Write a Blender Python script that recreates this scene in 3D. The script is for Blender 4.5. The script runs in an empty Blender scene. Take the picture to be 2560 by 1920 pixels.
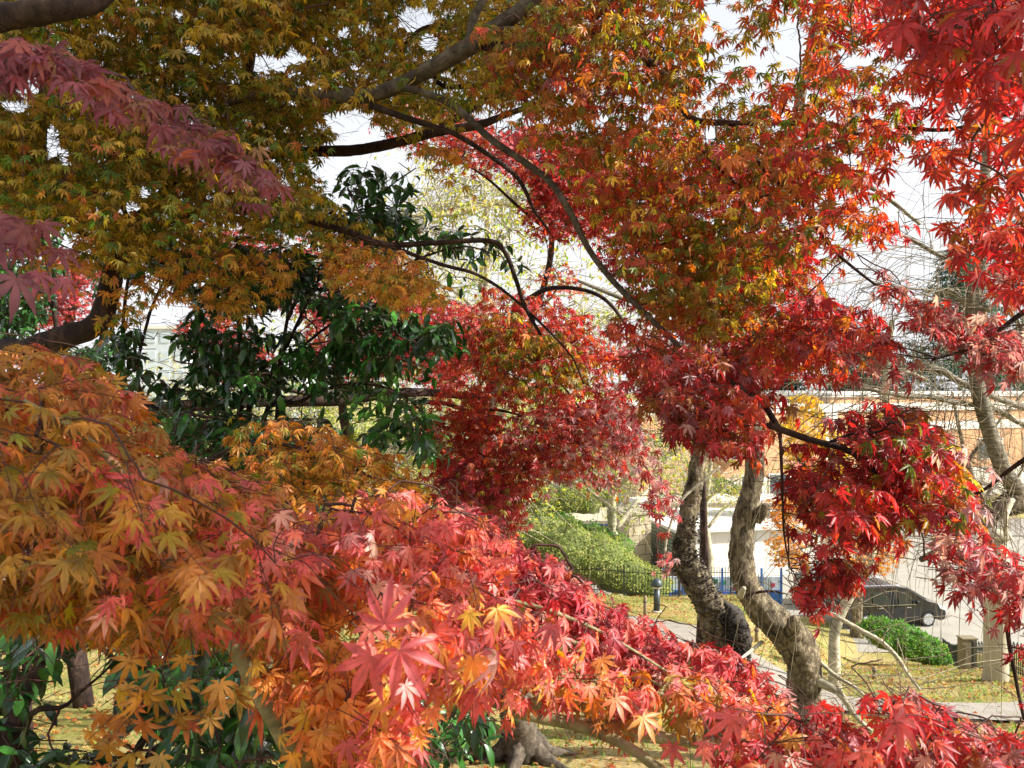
import bpy, math, random
import numpy as np
from mathutils import Vector
random.seed(7); rng = np.random.default_rng(7)
sc = bpy.context.scene
# ---------------------------------------------------------------- camera, sky, sun, exposure
CZ = 10.5            # eye height above the street below the bank
F = 1971.0           # focal length in pixels of the 2560 px wide photograph
cam_d = bpy.data.cameras.new('camera'); cam = bpy.data.objects.new('camera', cam_d)
sc.collection.objects.link(cam); sc.camera = cam
cam.location = (0, 0, CZ); cam.rotation_euler = (math.radians(90), 0, 0)
cam_d.sensor_width = 36; cam_d.lens = 36 * F / 2560; cam_d.clip_start = 0.05; cam_d.clip_end = 3000
cam_d.dof.use_dof = True; cam_d.dof.focus_distance = 4.0; cam_d.dof.aperture_fstop = 16
SUN = np.array([0.82, -0.15, 0.57]); SUN /= np.linalg.norm(SUN)
w = bpy.data.worlds.new("World"); sc.world = w; w.use_nodes = True
nt = w.node_tree; nt.nodes.clear()
sky = nt.nodes.new('ShaderNodeTexSky'); sky.sky_type = 'NISHITA'; sky.sun_disc = False
sky.sun_elevation = math.asin(SUN[2]); sky.sun_rotation = math.atan2(SUN[0], SUN[1])
sky.dust_density = 4.0; sky.air_density = 1.0; sky.ozone_density = 1.0
hs = nt.nodes.new('ShaderNodeHueSaturation'); hs.inputs['Saturation'].default_value = 0.45
bg = nt.nodes.new('ShaderNodeBackground'); bg.inputs['Strength'].default_value = 0.13
wo = nt.nodes.new('ShaderNodeOutputWorld')
# bright thin haze whitening the sky towards the horizon
wtc = nt.nodes.new('ShaderNodeTexCoord'); wsx = nt.nodes.new('ShaderNodeSeparateXYZ'); wmr = nt.nodes.new('ShaderNodeMapRange'); wmx = nt.nodes.new('ShaderNodeMix'); wmx.data_type = 'RGBA'
wmr.inputs['From Min'].default_value = 0.05; wmr.inputs['From Max'].default_value = 0.75; wmr.inputs['To Min'].default_value = .92; wmr.inputs['To Max'].default_value = .25
wmx.inputs['B'].default_value = (4.0, 4.05, 4.2, 1)
nt.links.new(wtc.outputs['Generated'], wsx.inputs[0]); nt.links.new(wsx.outputs['Z'], wmr.inputs['Value']); nt.links.new(wmr.outputs[0], wmx.inputs['Factor'])
nt.links.new(sky.outputs[0], hs.inputs['Color']); nt.links.new(hs.outputs[0], wmx.inputs['A']); nt.links.new(wmx.outputs['Result'], bg.inputs[0]); nt.links.new(bg.outputs[0], wo.inputs[0])
sd = bpy.data.lights.new('sun', 'SUN'); sd.energy = 5.0; sd.angle = math.radians(0.53); sd.color = (1, 0.95, 0.87)
sun = bpy.data.objects.new('sun', sd); sc.collection.objects.link(sun)
sun.rotation_euler = Vector(SUN.tolist()).to_track_quat('Z', 'Y').to_euler()
sc.view_settings.view_transform = 'Standard'; sc.view_settings.look = 'None'
sc.view_settings.exposure = 1.1; sc.view_settings.gamma = 1
sc.cycles.max_bounces = 8; sc.cycles.diffuse_bounces = 4; sc.cycles.transmission_bounces = 6
sc.cycles.glossy_bounces = 3

# ---------------------------------------------------------------- helpers
def at(px, py, Y): return np.array([(px - 1280) / F * Y, Y, CZ + (960 - py) / F * Y])
def lin(h):
    h = h.lstrip('#'); c = [int(h[i:i+2], 16) / 255 for i in (0, 2, 4)]
    return [x / 12.92 if x < .04045 else ((x + .055) / 1.055) ** 2.4 for x in c]
def link(name, data, parent=None):
    o = bpy.data.objects.new(name, data); sc.collection.objects.link(o)
    if parent is not None:
        o.parent = parent; o.matrix_parent_inverse.identity()
        if data is not None and parent.location.length > 0: o.location = -parent.location
    return o
def thing(name, label, cat, loc=(0, 0, 0), group=None, rot=0):
    o = bpy.data.objects.new(name, None); sc.collection.objects.link(o); o.location = loc
    o.rotation_euler = (0, 0, rot); o.empty_display_size = .2
    o['label'] = label; o['category'] = cat
    if group: o['group'] = group
    return o
def tag(o, label=None, cat=None, group=None, kind=None):
    if label: o['label'] = label
    if cat: o['category'] = cat
    if group: o['group'] = group
    if kind: o['kind'] = kind
    return o
def mesh_np(name, V, T, mat, parent=None, smooth=False, cols=None, vein=None, local=False):
    """V (n,3) T (m,k) all faces with k corners"""
    V = np.asarray(V, dtype=np.float32); T = np.asarray(T, dtype=np.int32); k = T.shape[1]
    me = bpy.data.meshes.new(name); me.vertices.add(len(V)); me.vertices.foreach_set('co', V.ravel())
    me.loops.add(T.size); me.loops.foreach_set('vertex_index', T.ravel())
    me.polygons.add(len(T)); me.polygons.foreach_set('loop_start', np.arange(0, T.size, k, dtype=np.int32))
    me.polygons.foreach_set('loop_total', np.full(len(T), k, dtype=np.int32))
    if smooth: me.polygons.foreach_set('use_smooth', np.ones(len(T), dtype=bool))
    if cols is not None:
        a = me.color_attributes.new('Col', 'FLOAT_COLOR', 'POINT')
        a.data.foreach_set('color', np.concatenate([cols, np.ones((len(cols), 1))], 1).astype(np.float32).ravel())
    if vein is not None:
        a = me.attributes.new('vein', 'FLOAT', 'POINT'); a.data.foreach_set('value', vein.astype(np.float32))
    me.materials.append(mat); me.update(calc_edges=True); me.validate()
    o = bpy.data.objects.new(name, me); sc.collection.objects.link(o)
    if parent is not None:
        o.parent = parent
        if not local: o.location = -parent.location
    return o
class MB:
    def __init__(s): s.v = []; s.f = []
    def add(s, vs, fs):
        b = len(s.v); s.v += [tuple(map(float, v)) for v in vs]; s.f += [tuple(b + i for i in f) for f in fs]; return s
    def box(s, x0, x1, y0, y1, z0, z1, bev=0):
        if bev:
            b = bev; vs = []
            for z, i in ((z0, b), (z0 + b, 0), (z1 - b, 0), (z1, b)):
                vs += [(x0+i+ (b if i==0 else 0)*0, y0+i, z), (x1-i, y0+i, z), (x1-i, y1-i, z), (x0+i, y1-i, z)]
            fs = [(3, 2, 1, 0), (12, 13, 14, 15)]
            for k in range(3):
                for j in range(4): fs.append((k*4+j, k*4+(j+1) % 4, k*4+4+(j+1) % 4, k*4+4+j))
            return s.add(vs, fs)
        vs = [(x0,y0,z0),(x1,y0,z0),(x1,y1,z0),(x0,y1,z0),(x0,y0,z1),(x1,y0,z1),(x1,y1,z1),(x0,y1,z1)]
        return s.add(vs, [(3,2,1,0),(4,5,6,7),(0,1,5,4),(1,2,6,5),(2,3,7,6),(3,0,4,7)])
    def prism(s, prof, a0, a1, axis='y'):
        """prof (u,v) extruded a0..a1"""
        n = len(prof); vs = []
        for a in (a0, a1):
            for u, v in prof: vs.append((u, a, v) if axis == 'y' else (a, u, v) if axis == 'x' else (u, v, a))
        fs = [tuple(range(n)), tuple(range(2*n-1, n-1, -1))] + [(i, n+i, n+(i+1) % n, (i+1) % n) for i in range(n)]
        return s.add(vs, fs)
    def bar(s, p, q, r, n=6):
        V, Q = tube_np([p, q], [r, r], n); return s.add(V, Q.tolist())
    def cyl(s, c, r, h, axis='z', n=24, r2=None):
        r2 = r if r2 is None else r2; vs = []
        for k, rr in ((0, r), (1, r2)):
            for i in range(n):
                a = 2*math.pi*i/n; u, v = rr*math.cos(a), rr*math.sin(a)
                vs.append((c[0]+u, c[1]+v, c[2]+k*h) if axis == 'z' else (c[0]+u, c[1]+k*h, c[2]+v))
        return s.add(vs, [tuple(range(n)), tuple(range(2*n-1, n-1, -1))] + [(i, n+i, n+(i+1) % n, (i+1) % n) for i in range(n)])
    def lathe(s, c, prof, n=24):
        vs = [(c[0]+r*math.cos(2*math.pi*i/n), c[1]+r*math.sin(2*math.pi*i/n), c[2]+z) for r, z in prof for i in range(n)]
        fs = [(k*n+i, k*n+(i+1) % n, (k+1)*n+(i+1) % n, (k+1)*n+i) for k in range(len(prof)-1) for i in range(n)]
        fs += [tuple(range(n-1, -1, -1)), tuple((len(prof)-1)*n+i for i in range(n))]
        return s.add(vs, fs)
    def build(s, name, mat, parent=None, smooth=False, local=True, fix=True):
        me = bpy.data.meshes.new(name); me.from_pydata(s.v, [], s.f); me.materials.append(mat)
        if fix:
            import bmesh
            bm = bmesh.new(); bm.from_mesh(me); bmesh.ops.recalc_face_normals(bm, faces=bm.faces); bm.to_mesh(me); bm.free()
        if smooth:
            for p in me.polygons: p.use_smooth = True
        me.update(); o = bpy.data.objects.new(name, me); sc.collection.objects.link(o)
        if parent is not None:
            o.parent = parent
            if not local: o.location = -parent.location
        return o
def catmull(P, R, m):
    P = np.array(P, float); R = np.array(R, float)
    Q = np.vstack([2*P[0]-P[1], P, 2*P[-1]-P[-2]]); S = np.concatenate([[R[0]], R, [R[-1]]])
    op, orr = [], []
    for i in range(1, len(Q)-2):
        for k in range(m):
            t = k/m; a, b, c, d = Q[i-1], Q[i], Q[i+1], Q[i+2]
            op.append(.5*((2*b)+(-a+c)*t+(2*a-5*b+4*c-d)*t*t+(-a+3*b-3*c+d)*t**3)); orr.append(S[i]*(1-t)+S[i+1]*t)
    op.append(P[-1]); orr.append(R[-1]); return np.array(op), np.array(orr)
def tube_np(P, R, n=8, rough=0.0, seed=0, cap=True):
    P = np.array(P, float); R = np.array(R, float); k = len(P)
    T = np.gradient(P, axis=0) if k > 1 else P; T /= np.linalg.norm(T, axis=1)[:, None] + 1e-9
    u = np.cross(T[0], [0, 0, 1.0]);
    if np.linalg.norm(u) < .1: u = np.cross(T[0], [1.0, 0, 0])
    u /= np.linalg.norm(u); V = []
    r = np.random.default_rng(seed + 5); a = np.arange(n) * 2*math.pi/n
    ph = r.uniform(0, 6.28, 8)
    for i in range(k):
        u = u - T[i]*np.dot(u, T[i]); u /= np.linalg.norm(u); v = np.cross(T[i], u)
        rr = R[i]*np.ones(n)
        if rough:
            s = i*.9
            rr = rr*(1+rough*(.5*np.sin(2*a+ph[0]+.21*s)+.4*np.sin(3*a+ph[1]-.33*s)+.35*np.sin(5*a+ph[2]+.5*s)+.3*np.sin(.8*s+ph[3])+r.normal(0, .35, n)))
        V.append(P[i]+np.outer(rr*np.cos(a), u)+np.outer(rr*np.sin(a), v))
    V = np.vstack(V); Q = []
    for i in range(k-1):
        for j in range(n): Q.append((i*n+j, i*n+(j+1) % n, (i+1)*n+(j+1) % n, (i+1)*n+j))
    if cap:   # close the ends with a centre point
        b = len(V); V = np.vstack([V, P[0], P[-1]+T[-1]*R[-1]*.4])
        for j in range(n):
            Q.append((b, (j+1) % n, j, b)); Q.append((b+1, (k-1)*n+j, (k-1)*n+(j+1) % n, b+1))
    return V, np.array(Q)
def quads_mesh(name, V, Q, mat, parent=None, smooth=True):
    fs = [tuple(dict.fromkeys(q)) for q in Q.tolist()]
    m = MB(); m.v = [tuple(map(float, v)) for v in V]; m.f = fs
    return m.build(name, mat, parent, smooth=smooth, local=False)
def batch_tubes(P, R, sides=3):
    """P (n,k,3), R (n,k) -> V, quads"""
    n, k, _ = P.shape; T = P[:, -1]-P[:, 0]; T = T/(np.linalg.norm(T, axis=1)[:, None]+1e-9)
    ref = np.tile(np.array([0.3, .2, 1.0]), (n, 1)); u = np.cross(T, ref); u /= np.linalg.norm(u, axis=1)[:, None]+1e-9
    v = np.cross(T, u); a = np.arange(sides)*2*math.pi/sides
    off = np.cos(a)[None, :, None]*u[:, None, :]+np.sin(a)[None, :, None]*v[:, None, :]
    V = P[:, :, None, :]+R[:, :, None, None]*off[:, None, :, :]
    i = np.arange(n)[:, None, None]*k*sides; j = np.arange(k-1)[None, :, None]*sides; s = np.arange(sides)[None, None, :]; s2 = (s+1) % sides
    Q = np.stack([i+j+s, i+j+s2, i+j+sides+s2, i+j+sides+s], -1).reshape(-1, 4)
    return V.reshape(-1, 3), Q

# ---------------------------------------------------------------- materials
def mat_new(name):
    m = bpy.data.materials.new(name); m.use_nodes = True; t = m.node_tree; b = t.nodes['Principled BSDF']; return m, t, b
def mat_plain(name, hexc, rough=.6, metal=0, var=.12, scale=6, bump=0.0, hex2=None, spec=.5, bscale=None, coat=0):
    m, t, b = mat_new(name); c = lin(hexc)
    tc = t.nodes.new('ShaderNodeTexCoord'); n = t.nodes.new('ShaderNodeTexNoise'); n.inputs['Scale'].default_value = scale; n.inputs['Detail'].default_value = 8
    n.inputs['Roughness'].default_value = .65
    r = t.nodes.new('ShaderNodeValToRGB'); c2 = lin(hex2) if hex2 else [x*(1-var*2) for x in c]
    r.color_ramp.elements[0].position = .35; r.color_ramp.elements[1].position = .65
    r.color_ramp.elements[0].color = (*c2, 1); r.color_ramp.elements[1].color = (*c, 1)
    t.links.new(tc.outputs['Object'], n.inputs['Vector']); t.links.new(n.outputs['Fac'], r.inputs[0]); t.links.new(r.outputs[0], b.inputs['Base Color'])
    b.inputs['Roughness'].default_value = rough; b.inputs['Metallic'].default_value = metal; b.inputs['Specular IOR Level'].default_value = spec
    b.inputs['Coat Weight'].default_value = coat
    if bump:
        n2 = t.nodes.new('ShaderNodeTexNoise'); n2.inputs['Scale'].default_value = bscale or scale*5; n2.inputs['Detail'].default_value = 6
        bp = t.nodes.new('ShaderNodeBump'); bp.inputs['Strength'].default_value = bump; bp.inputs['Distance'].default_value = .02
        t.links.new(tc.outputs['Object'], n2.inputs['Vector']); t.links.new(n2.outputs['Fac'], bp.inputs['Height']); t.links.new(bp.outputs[0], b.inputs['Normal'])
    return m
def mat_bark(name, c1, c2, c3, scale=9, stretch=(1, 1, .35), bump=.9, rough=.85, dist=.02):
    m, t, b = mat_new(name)
    tc = t.nodes.new('ShaderNodeTexCoord'); mp = t.nodes.new('ShaderNodeMapping'); mp.inputs['Scale'].default_value = stretch
    n = t.nodes.new('ShaderNodeTexNoise'); n.inputs['Scale'].default_value = scale; n.inputs['Detail'].default_value = 10; n.inputs['Roughness'].default_value = .7; n.inputs['Distortion'].default_value = .6
    big = t.nodes.new('ShaderNodeTexNoise'); big.inputs['Scale'].default_value = 2.3; big.inputs['Detail'].default_value = 4
    r = t.nodes.new('ShaderNodeValToRGB'); e = r.color_ramp.elements
    e[0].position = .36; e[0].color = (*lin(c1), 1); e[1].position = .66; e[1].color = (*lin(c3), 1); x = e.new(.5); x.color = (*lin(c2), 1)
    mx = t.nodes.new('ShaderNodeMix'); mx.data_type = 'RGBA'; mx.blend_type = 'MULTIPLY'
    r2 = t.nodes.new('ShaderNodeValToRGB'); r2.color_ramp.elements[0].position = .3; r2.color_ramp.elements[0].color = (.55, .55, .5, 1); r2.color_ramp.elements[1].position = .7; r2.color_ramp.elements[1].color = (1.15, 1.12, 1.05, 1)
    bp = t.nodes.new('ShaderNodeBump'); bp.inputs['Strength'].default_value = bump; bp.inputs['Distance'].default_value = dist
    L = t.links.new
    L(tc.outputs['Object'], mp.inputs[0]); L(mp.outputs[0], n.inputs['Vector']); L(tc.outputs['Object'], big.inputs['Vector'])
    L(n.outputs['Fac'], r.inputs[0]); L(big.outputs['Fac'], r2.inputs[0]); L(r.outputs[0], mx.inputs['A']); L(r2.outputs[0], mx.inputs['B']); mx.inputs['Factor'].default_value = 1
    L(mx.outputs['Result'], b.inputs['Base Color']); L(n.outputs['Fac'], bp.inputs['Height']); L(bp.outputs[0], b.inputs['Normal'])
    b.inputs['Roughness'].default_value = rough; b.inputs['Specular IOR Level'].default_value = .3
    return m
def mat_leaf(name, rough=.42, spec=.45, trans=.45, tmul=(1.4, 1.45, .95), veins=True, sheen=0):
    m, t, b = mat_new(name); L = t.links.new
    a = t.nodes.new('ShaderNodeAttribute'); a.attribute_name = 'Col'
    col = a.outputs['Color']
    tc = t.nodes.new('ShaderNodeTexCoord'); n = t.nodes.new('ShaderNodeTexNoise'); n.inputs['Scale'].default_value = 60; n.inputs['Detail'].default_value = 3
    L(tc.outputs['Object'], n.inputs['Vector'])
    mr = t.nodes.new('ShaderNodeMapRange'); mr.inputs['To Min'].default_value = .72; mr.inputs['To Max'].default_value = 1.28; mr.inputs['From Min'].default_value = .3; mr.inputs['From Max'].default_value = .7
    L(n.outputs['Fac'], mr.inputs['Value'])
    mu = t.nodes.new('ShaderNodeMix'); mu.data_type = 'RGBA'; mu.blend_type = 'MULTIPLY'; mu.inputs['Factor'].default_value = 1
    L(col, mu.inputs['A']); L(mr.outputs[0], mu.inputs['B']); col = mu.outputs['Result']
    if veins:
        n3 = t.nodes.new('ShaderNodeTexNoise'); n3.inputs['Scale'].default_value = 85; n3.inputs['Detail'].default_value = 4; L(tc.outputs['Object'], n3.inputs['Vector'])
        r3 = t.nodes.new('ShaderNodeMapRange'); r3.inputs['From Min'].default_value = .64; r3.inputs['From Max'].default_value = .70; r3.inputs['To Max'].default_value = .65; L(n3.outputs['Fac'], r3.inputs['Value'])
        d3 = t.nodes.new('ShaderNodeMix'); d3.data_type = 'RGBA'; L(r3.outputs[0], d3.inputs['Factor']); L(col, d3.inputs['A']); d3.inputs['B'].default_value = (.10, .035, .015, 1); col = d3.outputs['Result']
        v = t.nodes.new('ShaderNodeAttribute'); v.attribute_name = 'vein'
        r = t.nodes.new('ShaderNodeMapRange'); r.inputs['From Min'].default_value = .88; r.inputs['From Max'].default_value = .97; r.inputs['To Min'].default_value = 0; r.inputs['To Max'].default_value = .45
        L(v.outputs['Fac'], r.inputs['Value'])
        dk = t.nodes.new('ShaderNodeMix'); dk.data_type = 'RGBA'; L(r.outputs[0], dk.inputs['Factor']); L(col, dk.inputs['A']); dk.inputs['B'].default_value = (.25, .045, .02, 1)
        col = dk.outputs['Result']
    if sheen:
        sh = t.nodes.new('ShaderNodeHueSaturation'); sh.inputs['Saturation'].default_value = sheen; sh.inputs['Value'].default_value = 1.05; L(col, sh.inputs['Color']); L(sh.outputs['Color'], b.inputs['Base Color'])  # paler, greyer base colour paints in the sky gloss on leaf tops
    else: L(col, b.inputs['Base Color'])
    b.inputs['Roughness'].default_value = rough; b.inputs['Specular IOR Level'].default_value = spec
    if trans > 0:
        g = t.nodes.new('ShaderNodeMix'); g.data_type = 'RGBA'; g.blend_type = 'MULTIPLY'; g.inputs['Factor'].default_value = 1
        L(col, g.inputs['A']); g.inputs['B'].default_value = (*tmul, 1)
        tr = t.nodes.new('ShaderNodeBsdfTranslucent'); L(g.outputs['Result'], tr.inputs['Color'])
        mx = t.nodes.new('ShaderNodeMixShader'); mx.inputs[0].default_value = trans
        L(b.outputs[0], mx.inputs[1]); L(tr.outputs[0], mx.inputs[2]); L(mx.outputs[0], t.nodes['Material Output'].inputs['Surface'])
    return m
M_LEAF = mat_leaf('maple_leaf', rough=.42, spec=.42, sheen=.9, trans=.5)
M_EVER = mat_leaf('glossy_leaf', rough=.28, spec=.6, trans=.12, veins=False)
M_BG = mat_leaf('background_leaf', rough=.6, trans=.45, veins=False)
M_TWIG = mat_plain('twig_bark', '#4a2a20', .7, var=.2, scale=20)
M_TWIGP = mat_plain('pale_twig_bark', '#9a8d74', .8, var=.25, scale=12)
M_DARK = mat_bark('dark_maple_bark', '#1e1512', '#352621', '#57443a', 14)
M_GREY = mat_bark('grey_maple_bark', '#382f28', '#574d43', '#7a7063', 16, (1, 1, 1), bump=.5)
M_GREEN = mat_bark('green_maple_bark', '#5d583d', '#7f7a58', '#a19b7c', 18, (1, 1, 1), bump=.3, rough=.6)
M_CH = mat_bark('cherry_bark', '#2a221b', '#746754', '#b4a78d', 17, (1, 1, .5), bump=1.0, dist=.06)
M_CHS = mat_bark('smooth_cherry_bark', '#4a443a', '#7c766a', '#b4aea0', 22, (.6, .6, 3), bump=.6, dist=.01)
M_FUN = mat_plain('bark_fungus', '#3c342c', .85, var=.3, scale=30, hex2='#1c1815')
M_PALE = mat_bark('pale_bark', '#8b8471', '#b5ae9a', '#d5cfbd', 10, (.6, .6, 2), bump=.5)

# ---------------------------------------------------------------- leaf templates: x along the middle lobe, y sideways, w fold height, tip, vein
def maple_template(lod):
    ang = [0, 40, -40, 80, -80, 122, -122]; ln = [1, .93, .93, .74, .74, .40, .40]
    if lod == 'lo': ang, ln = ang[:5], ln[:5]
    order = sorted(range(len(ang)), key=lambda i: ang[i]); V = []; T = []; tip = []; vein = []; fold = []
    def ad(x, y, f, t, v): V.append((x, y)); fold.append(f); tip.append(t); vein.append(v); return len(V)-1
    c = ad(0, 0, 0, 0, 1)
    sr = .225
    sin_i = []
    for q in range(len(order)+1):
        if q == 0: a = ang[order[0]]-22; r = .12
        elif q == len(order): a = ang[order[-1]]+22; r = .12
        else: a = (ang[order[q-1]]+ang[order[q]])/2; r = sr if abs(a) < 70 else sr*.72
        a = math.radians(a); sin_i.append((r*math.cos(a), r*math.sin(a)))
    for q, i in enumerate(order):
        a = math.radians(ang[i]); l = ln[i]; ca, sa = math.cos(a), math.sin(a)
        def P(u, v): return (u*l*ca-v*l*sa, u*l*sa+v*l*ca)
        wd = .128 if l > .5 else .11
        if lod == 'lo':
            L = ad(*P(.45, -.17), .03, .4, 0); R = ad(*P(.45, .17), .03, .4, 0); t = ad(*P(1, 0), 0, 1, 0)
            T += [(c, L, t), (c, t, R)]; continue
        s0 = ad(*sin_i[q], .05, .15, 0); s1 = ad(*sin_i[q+1], .05, .15, 0)
        if lod == 'mid':
            L = ad(*P(.58, -wd), .03, .5, 0); R = ad(*P(.58, wd), .03, .5, 0); t = ad(*P(1, 0), 0, 1, .5)
            T += [(c, s0, L), (c, L, t), (c, t, R), (c, R, s1)]
        else:
            m1 = ad(*P(.46, 0), 0, .3, 1); m2 = ad(*P(.72, 0), 0, .6, 1); t = ad(*P(1.02, 0), 0, 1, .6)
            l1 = ad(*P(.46, -wd*.98), .045, .4, 0); l2 = ad(*P(.64, -wd*.86), .04, .6, 0); l3 = ad(*P(.83, -wd*.42), .015, .9, 0)
            r1 = ad(*P(.46, wd*.98), .045, .4, 0); r2 = ad(*P(.64, wd*.86), .04, .6, 0); r3 = ad(*P(.83, wd*.42), .015, .9, 0)
            T += [(c, s0, l1), (c, l1, m1), (m1, l1, l2), (m1, l2, m2), (m2, l2, l3), (m2, l3, t),
                  (c, r1, s1), (c, m1, r1), (m1, r2, r1), (m1, m2, r2), (m2, r3, r2), (m2, t, r3)]
    return dict(V=np.array(V), T=np.array(T), tip=np.array(tip), vein=np.array(vein), fold=np.array(fold), area=.62)
def oval_template(n=4):
    xs = [0, .25, .55, .82, 1.0]; ws = [0, .17, .21, .12, 0]
    V = [(x, 0) for x in xs]+[(x, w_) for x, w_ in list(zip(xs, ws))[1:4]]+[(x, -w_) for x, w_ in list(zip(xs, ws))[1:4]]
    fold = [0]*5+[.05]*6; tip = [x for x, _ in V]; vein = [1]*5+[0]*6
    T = [(0, 1, 5), (1, 6, 5), (1, 2, 6), (2, 7, 6), (2, 3, 7), (3, 4, 7), (0, 8, 1), (1, 8, 9), (1, 9, 2), (2, 9, 10), (2, 10, 3), (3, 10, 4)]
    return dict(V=np.array(V), T=np.array(T), tip=np.array(tip), vein=np.array(vein, float), fold=np.array(fold), area=.27)
def quad_template():
    return dict(V=np.array([(0, 0), (.5, .3), (1, 0), (.5, -.3)]), T=np.array([(0, 2, 1), (0, 3, 2)]), tip=np.array([0, .5, 1, .5]), vein=np.zeros(4), fold=np.array([0, .1, 0, .1]), area=.3)
TPL = {k: maple_template(k) for k in ('hi', 'mid', 'lo')}; TPL['oval'] = oval_template(); TPL['quad'] = quad_template()
def unit(a): return a/(np.linalg.norm(a, axis=-1, keepdims=True)+1e-9)
def leaf_arrays(P, Md, Nd, S, C0, C1, lod, r=rng, curl=(.05, .85)):
    t = TPL[lod]; n = len(P); Md = unit(Md); Nd = unit(Nd-Md*np.sum(Nd*Md, 1)[:, None]); Sd = np.cross(Nd, Md)
    x, y = t['V'][:, 0], t['V'][:, 1]; rr = x*x+y*y
    cu = r.uniform(*curl, n)[:, None]; fo = r.uniform(.3, 2.4, n)[:, None]; tw = r.normal(0, .18, n)[:, None]; sq = r.uniform(.85, 1.1, n)[:, None]
    z = fo*t['fold'][None]-cu*rr[None]+tw*(x*y)[None]
    S_ = S[:, None, None]
    V = P[:, None]+S_*(x[None, :, None]*Md[:, None]+(sq*y[None])[..., None]*Sd[:, None]+z[..., None]*Nd[:, None])
    tp = np.clip(t['tip'], 0, 1)[None, :, None]; C = C0[:, None]*(1-tp)+C1[:, None]*tp
    T = t['T'][None]+(np.arange(n)*len(x))[:, None, None]
    return V.reshape(-1, 3), T.reshape(-1, 3), C.reshape(-1, 3), np.tile(t['vein'], n)
class LeafBag:
    def __init__(s): s.p = []; s.b = 0; s.count = 0
    def add(s, *a, **k):
        V, T, C, W = leaf_arrays(*a, **k); s.p.append((V, T+s.b, C, W)); s.b += len(V); s.count += len(a[0])
    def build(s, name, mat, parent=None):
        V, T, C, W = [np.concatenate([q[i] for q in s.p]) for i in range(4)]
        return mesh_np(name, V, T, mat, parent, cols=C, vein=W)
class TwigBag:
    def __init__(s): s.p = []; s.b = 0
    def add(s, P, R, sides=3):
        if len(P) == 0: return
        V, Q = batch_tubes(P, R, sides); s.p.append((V, Q+s.b)); s.b += len(V)
    def build(s, name, mat, parent=None):
        V = np.concatenate([q[0] for q in s.p]); Q = np.concatenate([q[1] for q in s.p])
        return tag(mesh_np(name, V, Q, mat, parent, smooth=True), kind='stuff')
def inpoly(x, y, poly):
    p = np.array(poly, float); c = np.zeros(len(x), bool); j = len(p)-1
    for i in range(len(p)):
        xi, yi, xj, yj = *p[i], *p[j]
        k = ((yi > y) != (yj > y)) & (x < (xj-xi)*(y-yi)/(yj-yi+1e-9)+xi); c ^= k; j = i
    return c
def polyarea(p):
    p = np.array(p, float); x, y = p[:, 0], p[:, 1]; return .5*abs(np.dot(x, np.roll(y, 1))-np.dot(y, np.roll(x, 1)))
def project(P): return 1280+P[:, 0]/P[:, 1]*F, 960-(P[:, 2]-CZ)/P[:, 1]*F
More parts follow.
